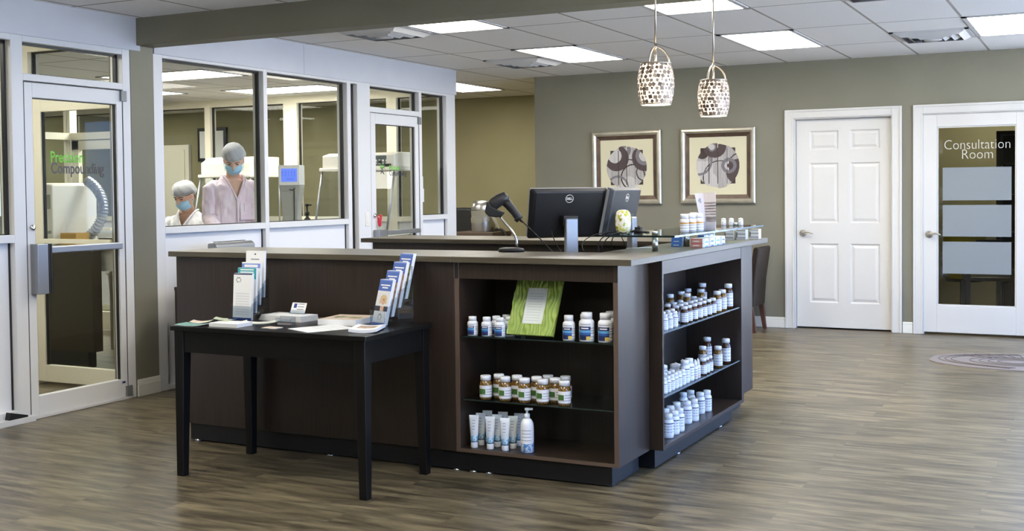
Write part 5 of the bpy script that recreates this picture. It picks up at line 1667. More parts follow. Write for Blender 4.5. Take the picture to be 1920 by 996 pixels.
for k, y in enumerate((5.380, 5.438, 5.495, 5.552, 5.608, 5.664, 5.726)):
    put('w', XF + .004, y, TZ2, SR + jit(.1), '%s white navy-band bottle along the middle glass shelf edge' % ORD[k], G)
for k, y in enumerate((5.410, 5.467, 5.524, 5.580, 5.636, 5.695)):
    put('w', -1.973, y, TZ2, SR + jit(.1), '%s white navy-band bottle in the middle shelf second row' % ORD[k], G)
for k, y in enumerate((5.42, 5.472, 5.525, 5.577, 5.63)):
    put('w', -2.015, y, TZ2, SR + jit(.1), '%s white navy-band bottle in the middle shelf third row' % ORD[k], G)
put('W', XF - .006, 5.795, TZ2, SR, 'first taller navy-band bottle before the droppers on the middle shelf', G)
put('W', XF - .006, 5.868, TZ2, SR, 'second taller navy-band bottle beside the droppers on the middle shelf', G)
G = 'dropper bottles on the middle shelf'
put('drop', XF + .008, 5.925, TZ2, SR, 'first white dropper bottle on the middle shelf edge', G)
put('drop', XF + .008, 5.972, TZ2, SR, 'second white dropper bottle on the middle shelf edge, by the amber ones', G)
put('drop', -2.085, 5.42, TZ2, SR, 'white dropper bottle deep at the near end of the middle shelf', G)
put('drop', -1.985, 5.905, TZ2, SR, 'white dropper bottle behind the two on the middle shelf edge', G)
G = 'white jars on the middle shelf'
put('jar', -2.05, 5.76, TZ2, SR, 'white lidded jar deeper on the middle shelf behind navy-band bottles', G, 'jar')
put('jar', -1.998, 5.83, TZ2, SR, 'white lidded jar close behind the taller navy-band bottles', G, 'jar')
G = 'amber bottles on the side cabinet middle shelf'
for k, y in enumerate((6.085, 6.140, 6.200)):
    put('a', XF, y, TZ2, SR + jit(.2), '%s small amber bottle after the droppers on the middle shelf' % ORD[k], G)
put('ag', XF - .006, 6.385, TZ2, SR, 'golden amber bottle second from the far end of the middle shelf', G)
put('ab', XF - .010, 6.555, TZ2, SR, 'tall amber bottle last at the far end of the middle shelf', G)
put('ab', -2.06, 6.58, TZ2, SR, 'tall amber bottle standing behind the last ones on the middle shelf', G)
put('ag', -2.015, 6.35, TZ2, SR, 'golden amber bottle standing behind the small ones on the middle shelf', G)
G = 'white bottles on the side cabinet floor'
for k, y in enumerate((5.53, 5.62, 5.70)):
    put('W', -1.935, y, TZ3, SR + jit(.1), '%s white navy-band bottle from the near corner on the cabinet floor' % ORD[k], G)
for k, (x, y) in enumerate(((-1.962, 5.905), (-1.950, 5.985))):
    put('W', x, y, TZ3, SR + jit(.1), '%s of the middle pair of white bottles on the cabinet floor' % ORD[k], G)
for k, (x, y) in enumerate(((-1.982, 6.195), (-1.968, 6.275))):
    put('W', x, y, TZ3, SR + jit(.1), '%s of the far pair of white bottles on the cabinet floor' % ORD[k], G)
for k, (x, y) in enumerate(((-1.975, 5.43), (-1.995, 5.575), (-1.998, 5.66), (-2.000, 5.745), (-2.005, 5.86), (-2.055, 5.62))):
    put('W', x, y, TZ3, SR + jit(.1), '%s white bottle in the second row on the cabinet floor' % ORD[k], G)
for k, (x, y) in enumerate(((-2.065, 6.15), (-2.05, 6.235))):
    put('W', x, y, TZ3, SR + jit(.1), '%s white bottle standing behind the far pair on the cabinet floor' % ORD[k], G)

# lime woven frame leaning on the front top shelf
t = thing('picture_frame', 'lime green wavy ribbed picture frame leaning on the front top shelf', 'picture frame', (-2.419, 4.950, SZ1 + .006), -.03)
fw, fh, ln = .247, .302, math.radians(25)
TL = Matrix.Translation((0, 0, .006)) @ Matrix.Rotation(-ln, 4, 'X')
b = MB(); nu, nv = 80, 60
iw0, iw1, ih0, ih1 = .28, .72, .19, .79
def zf(s, v):
    wv = math.sin((s * 13 + .45 * math.sin(v * 13 + 3 * math.sin(s * 9))) * 2 * PI)
    return .004 * wv
vv = {}
for i in range(nu + 1):
    for j in range(nv + 1):
        s, v = i / nu, j / nv
        vv[i, j] = TL @ Vector(((s - .5) * fw, -.012 - zf(s, v), v * fh))
for i in range(nu):
    for j in range(nv):
        s, v = (i + .5) / nu, (j + .5) / nv
        if iw0 < s < iw1 and ih0 < v < ih1: continue
        b.face([vv[i, j], vv[i + 1, j], vv[i + 1, j + 1], vv[i, j + 1]], mt['lime'], True)
b.box(-fw / 2, fw / 2, -.006, .004, 0, fh, mt['lime'], TL)
o = b.build('frame_face', t, merge=True)
b = MB(); b.grid(TL @ Vector(((iw0 - .5) * fw, -.0085, ih0 * fh)), (TL.to_3x3() @ Vector(((iw1 - iw0) * fw, 0, 0))), (TL.to_3x3() @ Vector((0, 0, (ih1 - ih0) * fh))), 24, 40,
                 lambda s, v: (pale if (int(v * 40) % 3 == 0 and .12 < s < .85 and .08 < v < .86) else P)); b.build('printed_sheet', t)
b = MB(); b.box((iw0 - .5) * fw, (iw1 - .5) * fw, -.0105, -.0095, ih0 * fh, ih1 * fh, mt['glass'], TL); b.build('glass_front', t)
b = MB(); b.face([TL @ Vector((-.03, .004, .20)), TL @ Vector((.03, .004, .20)), Vector((.03, .19, -.004)), Vector((-.03, .19, -.004))], mt['black_plastic']); o = b.build('easel_back', t); o.modifiers.new('t', 'SOLIDIFY').thickness = .003

# ------------------------------------------------------------------ glass riser on the worktop
GZ = 1.136
t = thing('glass_riser', 'clear glass riser shelf on steel posts above the counter corner', 'glass shelf', (0, 0, 0))
b = MB(); b.box(-2.262, -1.888, 5.505, 7.20, GZ, GZ + .010, mt['shelf_glass']); b.build('glass_plate', t)
b = MB(); b.box(-1.8885, -1.8865, 5.505, 7.20, GZ + .0003, GZ + .0097, mt['glass_edge']); b.build('plate_edge', t)
b = MB(); b.box(-2.262, -1.888, 5.5035, 5.5055, GZ + .0003, GZ + .0097, mt['dark_reflecting_edge']); b.build('plate_edge', t)
for y in (5.615, 6.125, 6.60, 7.08):
    b = MB(); b.lathe([(0, ZT1 + .0005), (.0155, ZT1 + .0005), (.0155, GZ), (0, GZ)], mt['steel'], c=(-2.03, y, 0), seg=20); b.build('post', t)
    b = MB(); b.lathe([(0, GZ + .010), (.0155, GZ + .010), (.0155, GZ + .026), (.013, GZ + .028), (0, GZ + .028)], mt['steel'], c=(-2.03, y, 0), seg=20); b.build('post_cap', t)
GT = GZ + .0105
G = 'gold-band bottles on the glass riser'
for k, (x, y) in enumerate(((-1.975, 5.92), (-1.960, 6.00), (-1.945, 6.08))):
    put('gold', x, y, GT, .4, '%s gold-band white bottle on the glass riser from the near end' % ORD[k], G)
for k, (x, y) in enumerate(((-2.0, 6.17), (-2.03, 6.25))):
    put('gold', x, y, GT, .4, '%s gold-band white bottle in the second row on the glass riser' % ORD[k], G)
# open leaflet standing on the riser
t = thing('leaflet', 'tall grey and white open leaflet standing on the glass riser', 'leaflet', (-1.955, 6.235, GT))
b = MB()
def lf1(s, v):
    d = math.hypot((s - .45) * .6, (v - .80) * 1.6)
    return mt['ink'] if d < .11 else mt['label_pale']
mt['label_pale'] = M('leaflet_pale', lin(222, 214, 212), .6); mt['leaf_grey'] = noisy(M('leaflet_photo_grey', (.3, .28, .27), .6), lin(110, 104, 104), lin(170, 162, 160), (1, 1, 6), 18)
b.quad((-.010, -.030, 0), (.004, 0, 0), (-.012, -.004, .207), (-.052, -.040, .205), 8, 30, lf1)
b.quad((.004, 0, 0), (.060, -.012, 0), (.060, -.016, .210), (-.012, -.004, .207), 14, 40, lambda s, v: mt['leaf_grey'] if ((.22 < v < .34) or (.70 < v < .74) or (.34 < v < .70 and int(v * 40) % 3)) else mt['label_pale'])
o = b.build('leaflet_page', t); o.modifiers.new('t', 'SOLIDIFY').thickness = .002
b = MB(); b.box(-.03, .07, -.055, .02, -.0002, .003, mt['acrylic']); b.box(-.03, .07, -.055, -.052, 0, .05, mt['acrylic']); b.build('leaflet_stand', t)
# boxes under the riser
G = 'medicine boxes under the glass riser'
blue_box = M('blue_box', lin(62, 106, 178), .5); redw = M('rose_box', lin(186, 130, 122), .5)
def mbox(x, y, z, lx, ly, lz, rz, ends, side, label, group=G):
    b = MB()
    b.box(-lx / 2, lx / 2, -ly / 2, ly / 2, 0, lz, ends)
    b.grid((lx / 2 + .0004, -ly / 2, 0), (0, ly, 0), (0, 0, lz), 14, 6, lambda s, v: side if (.15 < s < .3 or (v < .4 and .4 < s < .9)) else P)
    b.grid((-lx / 2, -ly / 2 - .0004, 0), (lx, 0, 0), (0, 0, lz), 10, 6, lambda s, v: (mt['label_red'] if v > .8 and ends is redw else (P if (.3 < v < .5 and .2 < s < .7) else ends)))
    b.grid((-lx / 2, -ly / 2, lz + .0004), (lx, 0, 0), (0, ly, 0), 6, 6, lambda s, v: P if ends is not blue_box else blue_box)
    o = b.build('medicine_box', loc=(x, y, z)); o.rotation_euler = (0, 0, rz)
    return tag(o, label, 'box', group)
for k in range(3):
    mbox(-2.072, 6.10 + .004 * k, ZT1 + .0006 + .0205 * k, .060, .085, .020, .15, blue_box, blue_box, '%s blue medicine box from the bottom, beside the second riser post' % ORD[k])
n = 0
for col, y in enumerate((6.045, 6.150, 6.255, 6.360)):
    for k in range(2):
        mbox(-1.932, y, ZT1 + .0006 + .0235 * k, .066, .098, .023, 0, redw if col < 2 else P, blue_box if col % 2 else mt['label_cyan'], '%s pale medicine box, %s stack from the near end under the riser' % (('lower', 'upper')[k], ORD[col]))
for k in range(2):
    mbox(-1.985, 6.28 + .09 * k, ZT1 + .0006, .034, .08, .055, 0, blue_box, blue_box, '%s upright blue box behind the pale medicine boxes' % ORD[k])
G = 'small cartons at the far end of the worktop'
for k, (x, y) in enumerate(((-2.10, 7.06), (-2.055, 7.075), (-2.00, 7.09))):
    dup(PROTO['jar'], (x, y, GT), .4, '%s tiny white jar at the far end of the glass riser' % ORD[k], 'tiny white jars on the riser', .48)
def carton(x, y, label):
    b = MB(); b.box(-.028, .028, -.03, .03, 0, .060, M('cream_carton', lin(206, 200, 186), .6))
    b.grid((-.028, -.0304, 0), (.056, 0, 0), (0, 0, .060), 10, 8, lambda s, v: mt['dark_ink'] if (s < .15 and .3 < v < .7) else (mt['ink'] if int(v * 8) % 3 == 1 else mt['label_pale']))
    return tag(b.build('carton', loc=(x, y, ZT1 + .0006)), label, 'carton', G)
for k, (x, y) in enumerate(((-2.035, 6.985), (-1.965, 7.00), (-1.915, 7.12))):
    carton(x, y, '%s cream carton on the worktop under the far end of the riser' % ORD[k])

# mosaic glass vase
vm = M('vase_mosaic', (0.8, 0.8, 0.6), .12, coat=.6)
_tc = N(vm, 'ShaderNodeTexCoord'); _vo = N(vm, 'ShaderNodeTexVoronoi'); _vo.inputs['Scale'].default_value = 62
_no = N(vm, 'ShaderNodeTexNoise'); _no.inputs['Scale'].default_value = 26; _no.inputs['Distortion'].default_value = 1.6
_mx = N(vm, 'ShaderNodeMix'); _mx.data_type = 'RGBA'; _mx.inputs['Factor'].default_value = .45
_cr = N(vm, 'ShaderNodeValToRGB'); _cr.color_ramp.interpolation = 'LINEAR'
_e = _cr.color_ramp.elements; _e[0].position = .30; _e[0].color = (*lin(120, 126, 20), 1); _e[1].position = .62; _e[1].color = (*lin(246, 240, 224), 1)
_k = _e.new(.44); _k.color = (*lin(206, 206, 84), 1); _k = _e.new(.5); _k.color = (*lin(236, 228, 190), 1)
L(vm, _tc.outputs['Object'], _vo.inputs['Vector']); L(vm, _tc.outputs['Object'], _no.inputs['Vector']); L(vm, _no.outputs['Color'], _mx.inputs['A']); L(vm, _vo.outputs['Color'], _mx.inputs['B']); L(vm, _mx.outputs['Result'], _cr.inputs[0]); L(vm, _cr.outputs[0], vm.node_tree.nodes['Principled BSDF'].inputs['Base Color'])
b = MB()
b.lathe([(0, 0), (.020, 0), (.033, .010), (.040, .028), (.0415, .060), (.0405, .095), (.034, .115), (.022, .125), (0, .127)], vm, seg=32)
tag(b.build('vase', loc=(-2.205, 5.62, GT)), 'rounded white and lime mosaic glass ornament on the riser end', 'ornament')
# cables and black clip on the riser
t = thing('cable_bundle', 'black cable bundle with a clip draped over the riser end', 'cables', (0, 0, 0))
b = MB()
b.tube(bez((-2.06, 5.60, GT + .010), (-2.13, 5.66, GT + .016), (-2.15, 5.66, GT + .018), (-2.18, 5.675, GT + .012), 8), .0075, mt['black_plastic'], 8)
b.build('plug', t)
b = MB(); b.box(-2.155, -2.125, 5.655, 5.685, GT, GT + .036, mt['black_plastic']); b.prism([(-2.165, GT), (-2.115, GT), (-2.135, GT + .045)], 1, 5.66, 5.68, mt['black_plastic']); b.build('clip', t)
for k, (p0, p1, p2, p3) in enumerate((((-2.15, 5.66, GT + .012), (-2.26, 5.52, GT + .035), (-2.42, 5.47, GT - .01), (-2.335, 5.41, ZT1 + .004)),
                                      ((-2.18, 5.60, GT + .006), (-2.30, 5.50, GT + .02), (-2.33, 5.47, ZT1 + .03), (-2.262, 5.56, .98)),
                                      ((-2.18, 5.60, GT + .010), (-2.26, 5.56, GT + .02), (-2.34, 5.50, ZT1 + .02), (-2.265, 5.60, .97)),
                                      ((-2.19, 5.62, GT + .004), (-2.26, 5.56, GT + .012), (-2.268, 5.58, ZT1 + .05), (-2.262, 5.66, .96)))):
    b = MB(); b.tube(bez(p0, p1, p2, p3, 24), .0030 if k else .0022, mt['black_plastic'], 6); b.build('cable', t)
b = MB(); b.tube([(-2.10, 5.86, ZT1 + .004), (-2.16, 5.80, ZT1 + .006), (-2.235, 5.74, ZT1 + .004)], .003, mt['lab_white'], 6)
tag(b.build('white_cable'), 'short white cable lying on the worktop under the riser', 'cable')

# ------------------------------------------------------------------ barcode scanner on a gooseneck stand
t = thing('barcode_scanner', 'black handheld barcode scanner on a chrome gooseneck stand', 'scanner', (-2.715, 5.345, ZT1))
b = MB(); rr = []
for z, k in ((0.0, 1.0), (.012, 1.0), (.018, .93), (.022, .60)):
    rr.append([Vector((.070 * k * math.cos(2 * PI * i / 32) , .052 * k * math.sin(2 * PI * i / 32), z)) for i in range(32)])
b.rings(rr, mt['dark_plastic']); b.build('base', t)
sx, sz = Vector((.892, .452, 0)), Vector((0, 0, 1))
def sp(a, z): return sx * a + sz * z          # in the plane facing the viewer
b = MB(); b.tube([sp(.028, .018), sp(.028, .045)] + bez(sp(.028, .05), sp(.022, .10), sp(-.015, .125), sp(-.06, .185), 14), .0068, mt['chrome'], 10); b.build('gooseneck', t)
b = MB(); d_ = Vector((-.452, .892, 0))
def slab(mb, pts, th, mat):
    r0 = [sp(*p) - d_ * th for p in pts]; r1 = [sp(*p) + d_ * th for p in pts]
    mb.rings([r0, r1], mat, True, True, False)
slab(b, [(-.135, .205), (-.123, .262), (-.112, .258), (-.100, .235), (-.060, .215), (-.030, .205), (-.045, .185), (-.075, .178), (-.115, .185)], .030, mt['black_plastic'])
b.build('holder', t, bevel=.006)
b = MB(); P_ = [sp(-.110, .225), sp(-.085, .250), sp(-.060, .268), sp(-.035, .278), sp(-.015, .268)]
b.tube(P_, [.026, .032, .034, .033, .020], mt['dark_plastic'], 14)
b.tube([sp(-.030, .262), sp(-.010, .240), sp(.018, .205), (sp(.038, .178)), sp(.042, .168)], [.026, .023, .020, .022, .020], mt['dark_plastic'], 12)
b.build('scanner_body', t)
b = MB(); b.tube([sp(.028, .178), sp(.044, .165)], [.021, .019], mt['black_plastic'], 12); b.build('grip_end', t)
b = MB(); b.tube([sp(.042, .170), sp(.062, .152)], [.008, .005], mt['black_plastic'], 8)
b.tube(bez(sp(.060, .154), sp(.10, .115), sp(.16, .06), sp(.27, -.07), 18), .0032, mt['black_plastic'], 6); b.build('cable', t)


# ------------------------------------------------------------------ monitors
def monitor(label, cx, cy, zc, wd, hh, yaw, tilt, badge):
    t = thing('monitor', label, 'monitor', (cx, cy, .7505), yaw)
    z0 = zc - .7505
    R = Matrix.Translation((0, 0, z0)) @ Matrix.Rotation(tilt, 4, 'X')
    b = MB()
    rr = []
    for y, k in ((-.028, .86), (-.024, .93), (-.006, 1.0), (.010, 1.0), (.012, .985)):
        w2, h2 = wd / 2 * k, hh / 2 * k
        ring = []
        rad = .012
        for cxx, czz, a0 in ((w2 - rad, h2 - rad, 0), (-w2 + rad, h2 - rad, 90), (-w2 + rad, -h2 + rad, 180), (w2 - rad, -h2 + rad, 270)):
            for q in range(4):
                a = math.radians(a0 + q * 30); ring.append(R @ Vector((cxx + rad * math.cos(a), y, czz + rad * math.sin(a))))
        rr.append(ring)
    b.rings(rr, mt['black_plastic'], smooth=False); b.build('back_shell', t)
    b = MB(); b.box(-wd / 2 + .003, wd / 2 - .003, -.004, .0125, hh / 2 - .012, hh / 2 + .001, mt['grey_plastic'], R); b.box(-wd / 2 - .0012, -wd / 2 + .004, -.004, .0125, -hh / 2 + .01, hh / 2 - .008, mt['grey_plastic'], R); b.build('bezel_edge', t)
    b = MB(); b.box(-wd / 2 + .014, wd / 2 - .014, .0125, .0135, -hh / 2 + .016, hh / 2 - .014, M('screen_glow', (0.02, 0.02, 0.03), .15, emit=(.35, .45, .6), estr=.25), R); b.build('screen', t)
    # badge ring and letters on the back
    b = MB(); ring = [R @ Vector((.0225 * math.cos(2 * PI * k / 32), -.0292, hh / 2 - .054 + .0225 * math.sin(2 * PI * k / 32))) for k in range(33)]
    b.tube(ring, .0016, mt['lab_white'], 6, caps=False); b.build('badge_ring', t)
    text_obj('badge_lettering', badge, .0185, mt['lab_white'], R @ frame_mx((0, -.0292, hh / 2 - .0600), (1, 0, 0), (0, 0, 1)), t, align='CENTER', weight=.0006, sx=.82)
    b = MB()
    for k in range(9): b.box(-.10 + .025 * k, -.085 + .025 * k, -.0255, -.0235, -hh / 2 + .028, -hh / 2 + .034, mt['dark_plastic'], R)
    b.build('vent_slots', t)
    # stand
    b = MB(); b.rings([[Vector((x * w_, -.075 + y * d2, z)) for x, y in ((-1, -1), (1, -1), (1, 1), (-1, 1))] for z, w_, d2 in ((.012, .040, .022), (.30, .037, .020), (z0 - .035, .036, .018), (z0 - .030, .033, .014))], mt['alu'], smooth=False); b.build('stand_column', t, bevel=.006)
    b = MB(); b.box(-.045, .045, -.075, -.020, z0 - .075, z0 - .015, mt['black_plastic']); b.build('mount', t, bevel=.006)
    b = MB(); b.lathe([(0, 0), (.105, 0), (.108, .006), (.10, .012), (0, .013)], mt['alu'], c=(0, -.02, 0), seg=32); b.build('stand_base', t)
    b = MB()
    b.tube(bez((-.10, -.03, z0 - .10), (-.10, -.06, z0 - .17), (-.06, -.07, z0 - .22), (.0, -.06, z0 - .28), 14), .003, mt['black_plastic'], 6); b.build('cable', t)
    return t
A0 = math.radians(26.87)
monitor('black monitor seen from behind, fully in view, next to the scanner', -2.724, 6.068, 1.2475, .458, .291, A0 + math.radians(15), math.radians(15), 'DELL')
monitor('black monitor seen edge-on behind the mosaic ornament', -2.520, 6.375, 1.248, .446, .286, A0 + math.radians(62), math.radians(12), 'DELL')

# ------------------------------------------------------------------ pendant lamps
def pendant(label, x, y, zb):
    t = thing('pendant_lamp', label, 'pendant lamp', (x, y, zb), 0, 'mosaic pendant lamps over the counter')
    prof = [(.074, 0), (.080, .010), (.088, .045), (.0935, .095), (.0925, .135), (.086, .178), (.0755, .207), (.074, .213)]
    b = MB(); b.lathe(prof, mt['lamp_glow'], seg=40, cap0=False, cap1=False); sh = b.build('lamp_shade', t)
    def rad(z):
        for (r0, z0), (r1, z1) in zip(prof, prof[1:]):
            if z0 <= z <= z1: return r0 + (r1 - r0) * (z - z0) / (z1 - z0), (r1 - r0) / (z1 - z0)
        return prof[-1][0], 0
    b = MB(); rng = random.Random(int(y * 100))
    rows = 10
    for i in range(rows):
        z = .014 + i * (.190 / (rows - 1))
        r, sl = rad(z)
        cnt = int(2 * PI * r / .0238)
        for j in range(cnt):
            a = 2 * PI * (j + .5 * (i % 2) + rng.uniform(-.18, .18)) / cnt
            zz = z + rng.uniform(-.0025, .0025)
            s = rng.choice((.0060, .0070, .0076, .0078, .0044)); tw = rng.uniform(-.7, .7)
            er = Vector((math.cos(a), math.sin(a), 0)); et = Vector((-math.sin(a), math.cos(a), 0)); ez = (Vector((0, 0, 1)) + er * sl).normalized(); nn = et.cross(ez)
            c = er * (rad(max(.001, min(.212, zz)))[0]) + Vector((0, 0, zz)) + nn * .0016
            mm = mt['tile_bronze'] if rng.random() < .6 else mt['tile_dark']
            q = []
            for k in range(4):
                an = tw + PI / 4 + k * PI / 2
                q.append(c + et * (s * 1.80 * math.cos(an)) + ez * (s * 1.80 * math.sin(an)))
            b.face(q, mm)
            q2 = [p - nn * .0014 for p in q]
            for k in range(4): b.face([q[k], q[(k + 1) % 4], q2[(k + 1) % 4], q2[k]], mm)
    b.build('mosaic_tiles', t)
    b = MB()
    for z, r in ((.002, .0755), (.211, .0755)):
        b.lathe([(r, -.004), (r + .0035, -.004), (r + .0035, .004), (r, .004)], mt['nickel'], c=(0, 0, z), seg=40, cap0=False, cap1=False)
    b.build('shade_ring', t)
    b = MB()
    for k in range(3):
        a = .35 + k * 2 * PI / 3
        c, s = math.cos(a), math.sin(a)
        b.tube(bez((.070 * c, .070 * s, .212), (.066 * c, .066 * s, .262), (.035 * c, .035 * s, .292), (.004 * c, .004 * s, .300), 10), .0048, mt['nickel'], 8)
    b.build('shade_arms', t)
    b = MB(); top = CH - zb
    b.tube([(0, 0, .285), (0, 0, .31)], .0085, mt['nickel'], 10); b.tube([(0, 0, .205), (0, 0, .29)], .0062, mt['nickel'], 10); b.tube([(0, 0, .30), (0, 0, top - .02)], .0055, mt['nickel'], 10); b.build('rod', t)
    b = MB(); b.lathe([(0, top - .022), (.03, top - .022), (.06, top - .010), (.062, top - .001), (0, top - .001)], mt['nickel'], seg=24); b.build('canopy', t)
    b = MB(); blob(b, (0, 0, .105), (.024, .024, .034), mt['lamp_glow'], 14); b.lathe([(0, .13), (.014, .13), (.014, .205), (0, .205)], mt['nickel'], seg=12); b.build('bulb', t)
    pl = bpy.data.lights.new('pendant_bulb', 'POINT'); pl.energy = 7; pl.color = (1, .82, .62); pl.shadow_soft_size = .03
    po = bpy.data.objects.new('pendant_bulb', pl); COL.objects.link(po); po.parent = t; po.location = (0, 0, .03)
    return t
pendant('mosaic glass pendant lamp hanging nearer the viewer, higher in the picture', -2.05, 5.70, 1.813)
pendant('mosaic glass pendant lamp hanging farther back, above the right picture'.replace('the right picture', 'the picture with the plum corner'), -2.05, 6.70, 1.806)


# ------------------------------------------------------------------ framed art
def art(label, x0, x1, z0, z1, roll, fn):
    t = thing('framed_art', label, 'picture', ((x0 + x1) / 2, YB - .001, (z0 + z1) / 2), 0, 'framed circle pictures on the olive wall')
    t.rotation_euler = (0, roll, 0)
    hw, hh = (x1 - x0) / 2, (z1 - z0) / 2
    f = MB()
    steps = [(0, 0), (0, -.028), (.012, -.040), (.030, -.042), (.046, -.030), (.050, -.024)]
    inner = [(.050, -.024), (.070, -.016), (.090, -.010), (.090, -.006)]
    def ring(d, y): return [Vector((-hw + d, y, -hh + d)), Vector((hw - d, y, -hh + d)), Vector((hw - d, y, hh - d)), Vector((-hw + d, y, hh - d))]
    f.rings([ring(*s) for s in steps], mt['frame_silver'], False, False, False); f.build('frame', t)
    f = MB(); f.rings([ring(*s) for s in inner], mt['frame_brown'], False, False, False); f.build('inner_frame', t)
    m_ = MB(); m_.face(ring(.086, -.007), mt['mat_board']); m_.build('mat_board', t)
    a = MB(); s_ = .18
    a.box(-s_, s_, -.0085, -.0072, -s_, s_, mt['art_line'])
    n = 110; R_ = .226
    strips = [(-.232, -.094, 0), (-.086, -.004, .008), (.004, .094, -.004), (.100, .232, .004)]
    for i in range(n):
        for j in range(n):
            x = (i + .5) / n * 2 * R_ - R_; z = (j + .5) / n * 2 * R_ - R_
            for (a0, a1, dz) in strips:
                if a0 < x < a1 and math.hypot(x, z - dz) < R_ * .985:
                    c = R_ / n
                    a.face([(x - c, -.0105, z - c), (x + c, -.0105, z - c), (x + c, -.0105, z + c), (x - c, -.0105, z + c)], mt[fn(x, z)]); break
    a.build('artwork', t, merge=True)
    return t
def D(x, z, cx, cz): return math.hypot(x - cx, z - cz)
def art_a(x, z):
    if D(x, z, -.13, .125) < .075: return 'art_light'
    if D(x, z, -.11, .10) < .135: return 'art_dark'
    if D(x, z, .20, .12) < .10: return 'art_light' if D(x, z, .20, .12) < .06 else 'art_mid'
    if D(x, z, .20, .10) < .14: return 'art_dark'
    if .125 < D(x, z, .06, .21) < .135: return 'art_line'
    for cx, cz, r, w_ in ((-.10, -.20, .11, .011), (.07, -.10, .13, .007), (.20, -.05, .09, .006), (-.02, .18, .05, .02)):
        if abs(D(x, z, cx, cz) - r) < w_: return 'art_mid' if w_ > .008 else 'art_line'
    if D(x, z, .02, -.18) < .09: return 'art_light'
    return 'art_grey'
def art_b(x, z):
    if D(x, z, -.06, .19) < .045: return 'art_light' if D(x, z, -.06, .19) < .030 else 'art_mid'
    if D(x, z, -.03, .20) < .12: return 'art_dark'
    if D(x, z, -.16, .14) < .07: return 'art_line'
    if D(x, z, .115, .0) < .078:
        d = D(x, z, .115, 0)
        return 'art_mid' if d > .045 else ('art_dark' if d < .02 or x > .115 else 'art_light')
    if D(x, z, .21, -.06) < .125: return 'art_dark'
    for cx, cz, r, w_, m_ in ((-.20, .05, .135, .012, 'art_mid'), (.02, -.12, .17, .005, 'art_line'), (.22, .02, .10, .006, 'art_line')):
        if abs(D(x, z, cx, cz) - r) < w_: return m_
    if D(x, z, -.10, -.16) < .10: return 'art_light'
    if x < -.05 and z < .05: return 'art_light'
    return 'art_grey'
art('framed circle picture partly hidden by the monitors', -4.795, -4.030, 1.220, 1.985, math.radians(-.4), art_a)
art('framed circle picture above the open leaflet, nearer the white doors', -3.822, -3.050, 1.224, 1.984, 0, art_b)

# ------------------------------------------------------------------ chairs and things behind the counter
t = thing('parsons_chair', 'brown leather side chair with wooden legs against the olive wall', 'chair', (-3.19, 11.03, 0), 0)
b = MB()
def prof_chair(y0, y1, inset):
    return None
pts = [(.165, .245), (.255, .245), (.272, .50), (.315, .80), (.300, .818), (.262, .812), (.225, .60), (.185, .42)]
rr = []
for y, k in ((-.22, .0), (-.215, .004), (.215, .004), (.22, .0)):
    rr.append([Vector((x, y, z)) for x, z in pts])
b.rings([rr[0], rr[3]], mt['leather'], True, True, False); b.build('backrest', t, bevel=.014, bseg=3)
b = MB(); b.box(-.24, .19, -.225, .225, .245, .40, mt['leather']); b.build('seat', t, bevel=.03, bseg=3)
for sy in (-1, 1):
    b = MB(); y0 = sy * .19
    b.rings([[Vector((x + dx, y0 + dy, z)) for dx, dy in ((-w_, -w_), (w_, -w_), (w_, w_), (-w_, w_))] for x, z, w_ in ((.262, 0, .017), (.225, .25, .023))], mt['brown_wood'], smooth=False); b.build('leg', t, bevel=.002)
    b = MB(); b.rings([[Vector((-.215 + dx, y0 + dy, z)) for dx, dy in ((-w_, -w_), (w_, -w_), (w_, w_), (-w_, w_))] for z, w_ in ((0, .015), (.25, .022))], mt['brown_wood'], smooth=False); b.build('leg', t, bevel=.002)

t = thing('office_chair', 'black office chair behind the corner of the glass enclosure', 'chair', (-7.15, 12.78, 0), .35)
b = MB(); rr = []
for y, w_, z0, z1 in ((-.02, .20, .70, 1.14), (.03, .23, .66, 1.17), (.07, .22, .68, 1.16)):
    rr.append([Vector((w_ * math.copysign(abs(math.cos(2 * PI * i / 28)) ** .55, math.cos(2 * PI * i / 28)), y, (z0 + z1) / 2 + (z1 - z0) / 2 * math.copysign(abs(math.sin(2 * PI * i / 28)) ** .6, math.sin(2 * PI * i / 28)))) for i in range(28)])
b.rings(rr, mt['office_black']); b.build('backrest', t)
b = MB(); b.box(-.24, .24, -.52, -.02, .45, .53, mt['office_black']); b.build('seat', t, bevel=.03, bseg=3)
b = MB(); b.tube([(0, .05, .75), (0, .08, .55), (0, -.05, .43), (0, -.27, .43)], .022, mt['black_plastic'], 8); b.build('back_support', t)
b = MB(); b.lathe([(0, .10), (.03, .10), (.025, .45), (0, .45)], mt['black_plastic'], c=(0, -.27, 0), seg=12); b.build('gas_column', t)
b = MB()
for k in range(5):
    a = 2 * PI * k / 5; b.tube([(0, -.27, .12), (.28 * math.cos(a), -.27 + .28 * math.sin(a), .08)], [.025, .016], mt['black_plastic'], 8); blob(b, (.28 * math.cos(a), -.27 + .28 * math.sin(a), .032), (.03, .03, .03), mt['black_plastic'], 10)
b.build('base', t)
for s in (-1, 1):
    b = MB(); b.tube([(s * .26, -.10, .47), (s * .28, -.14, .68), (s * .28, -.38, .69)], .018, mt['black_plastic'], 8); b.build('armrest', t)

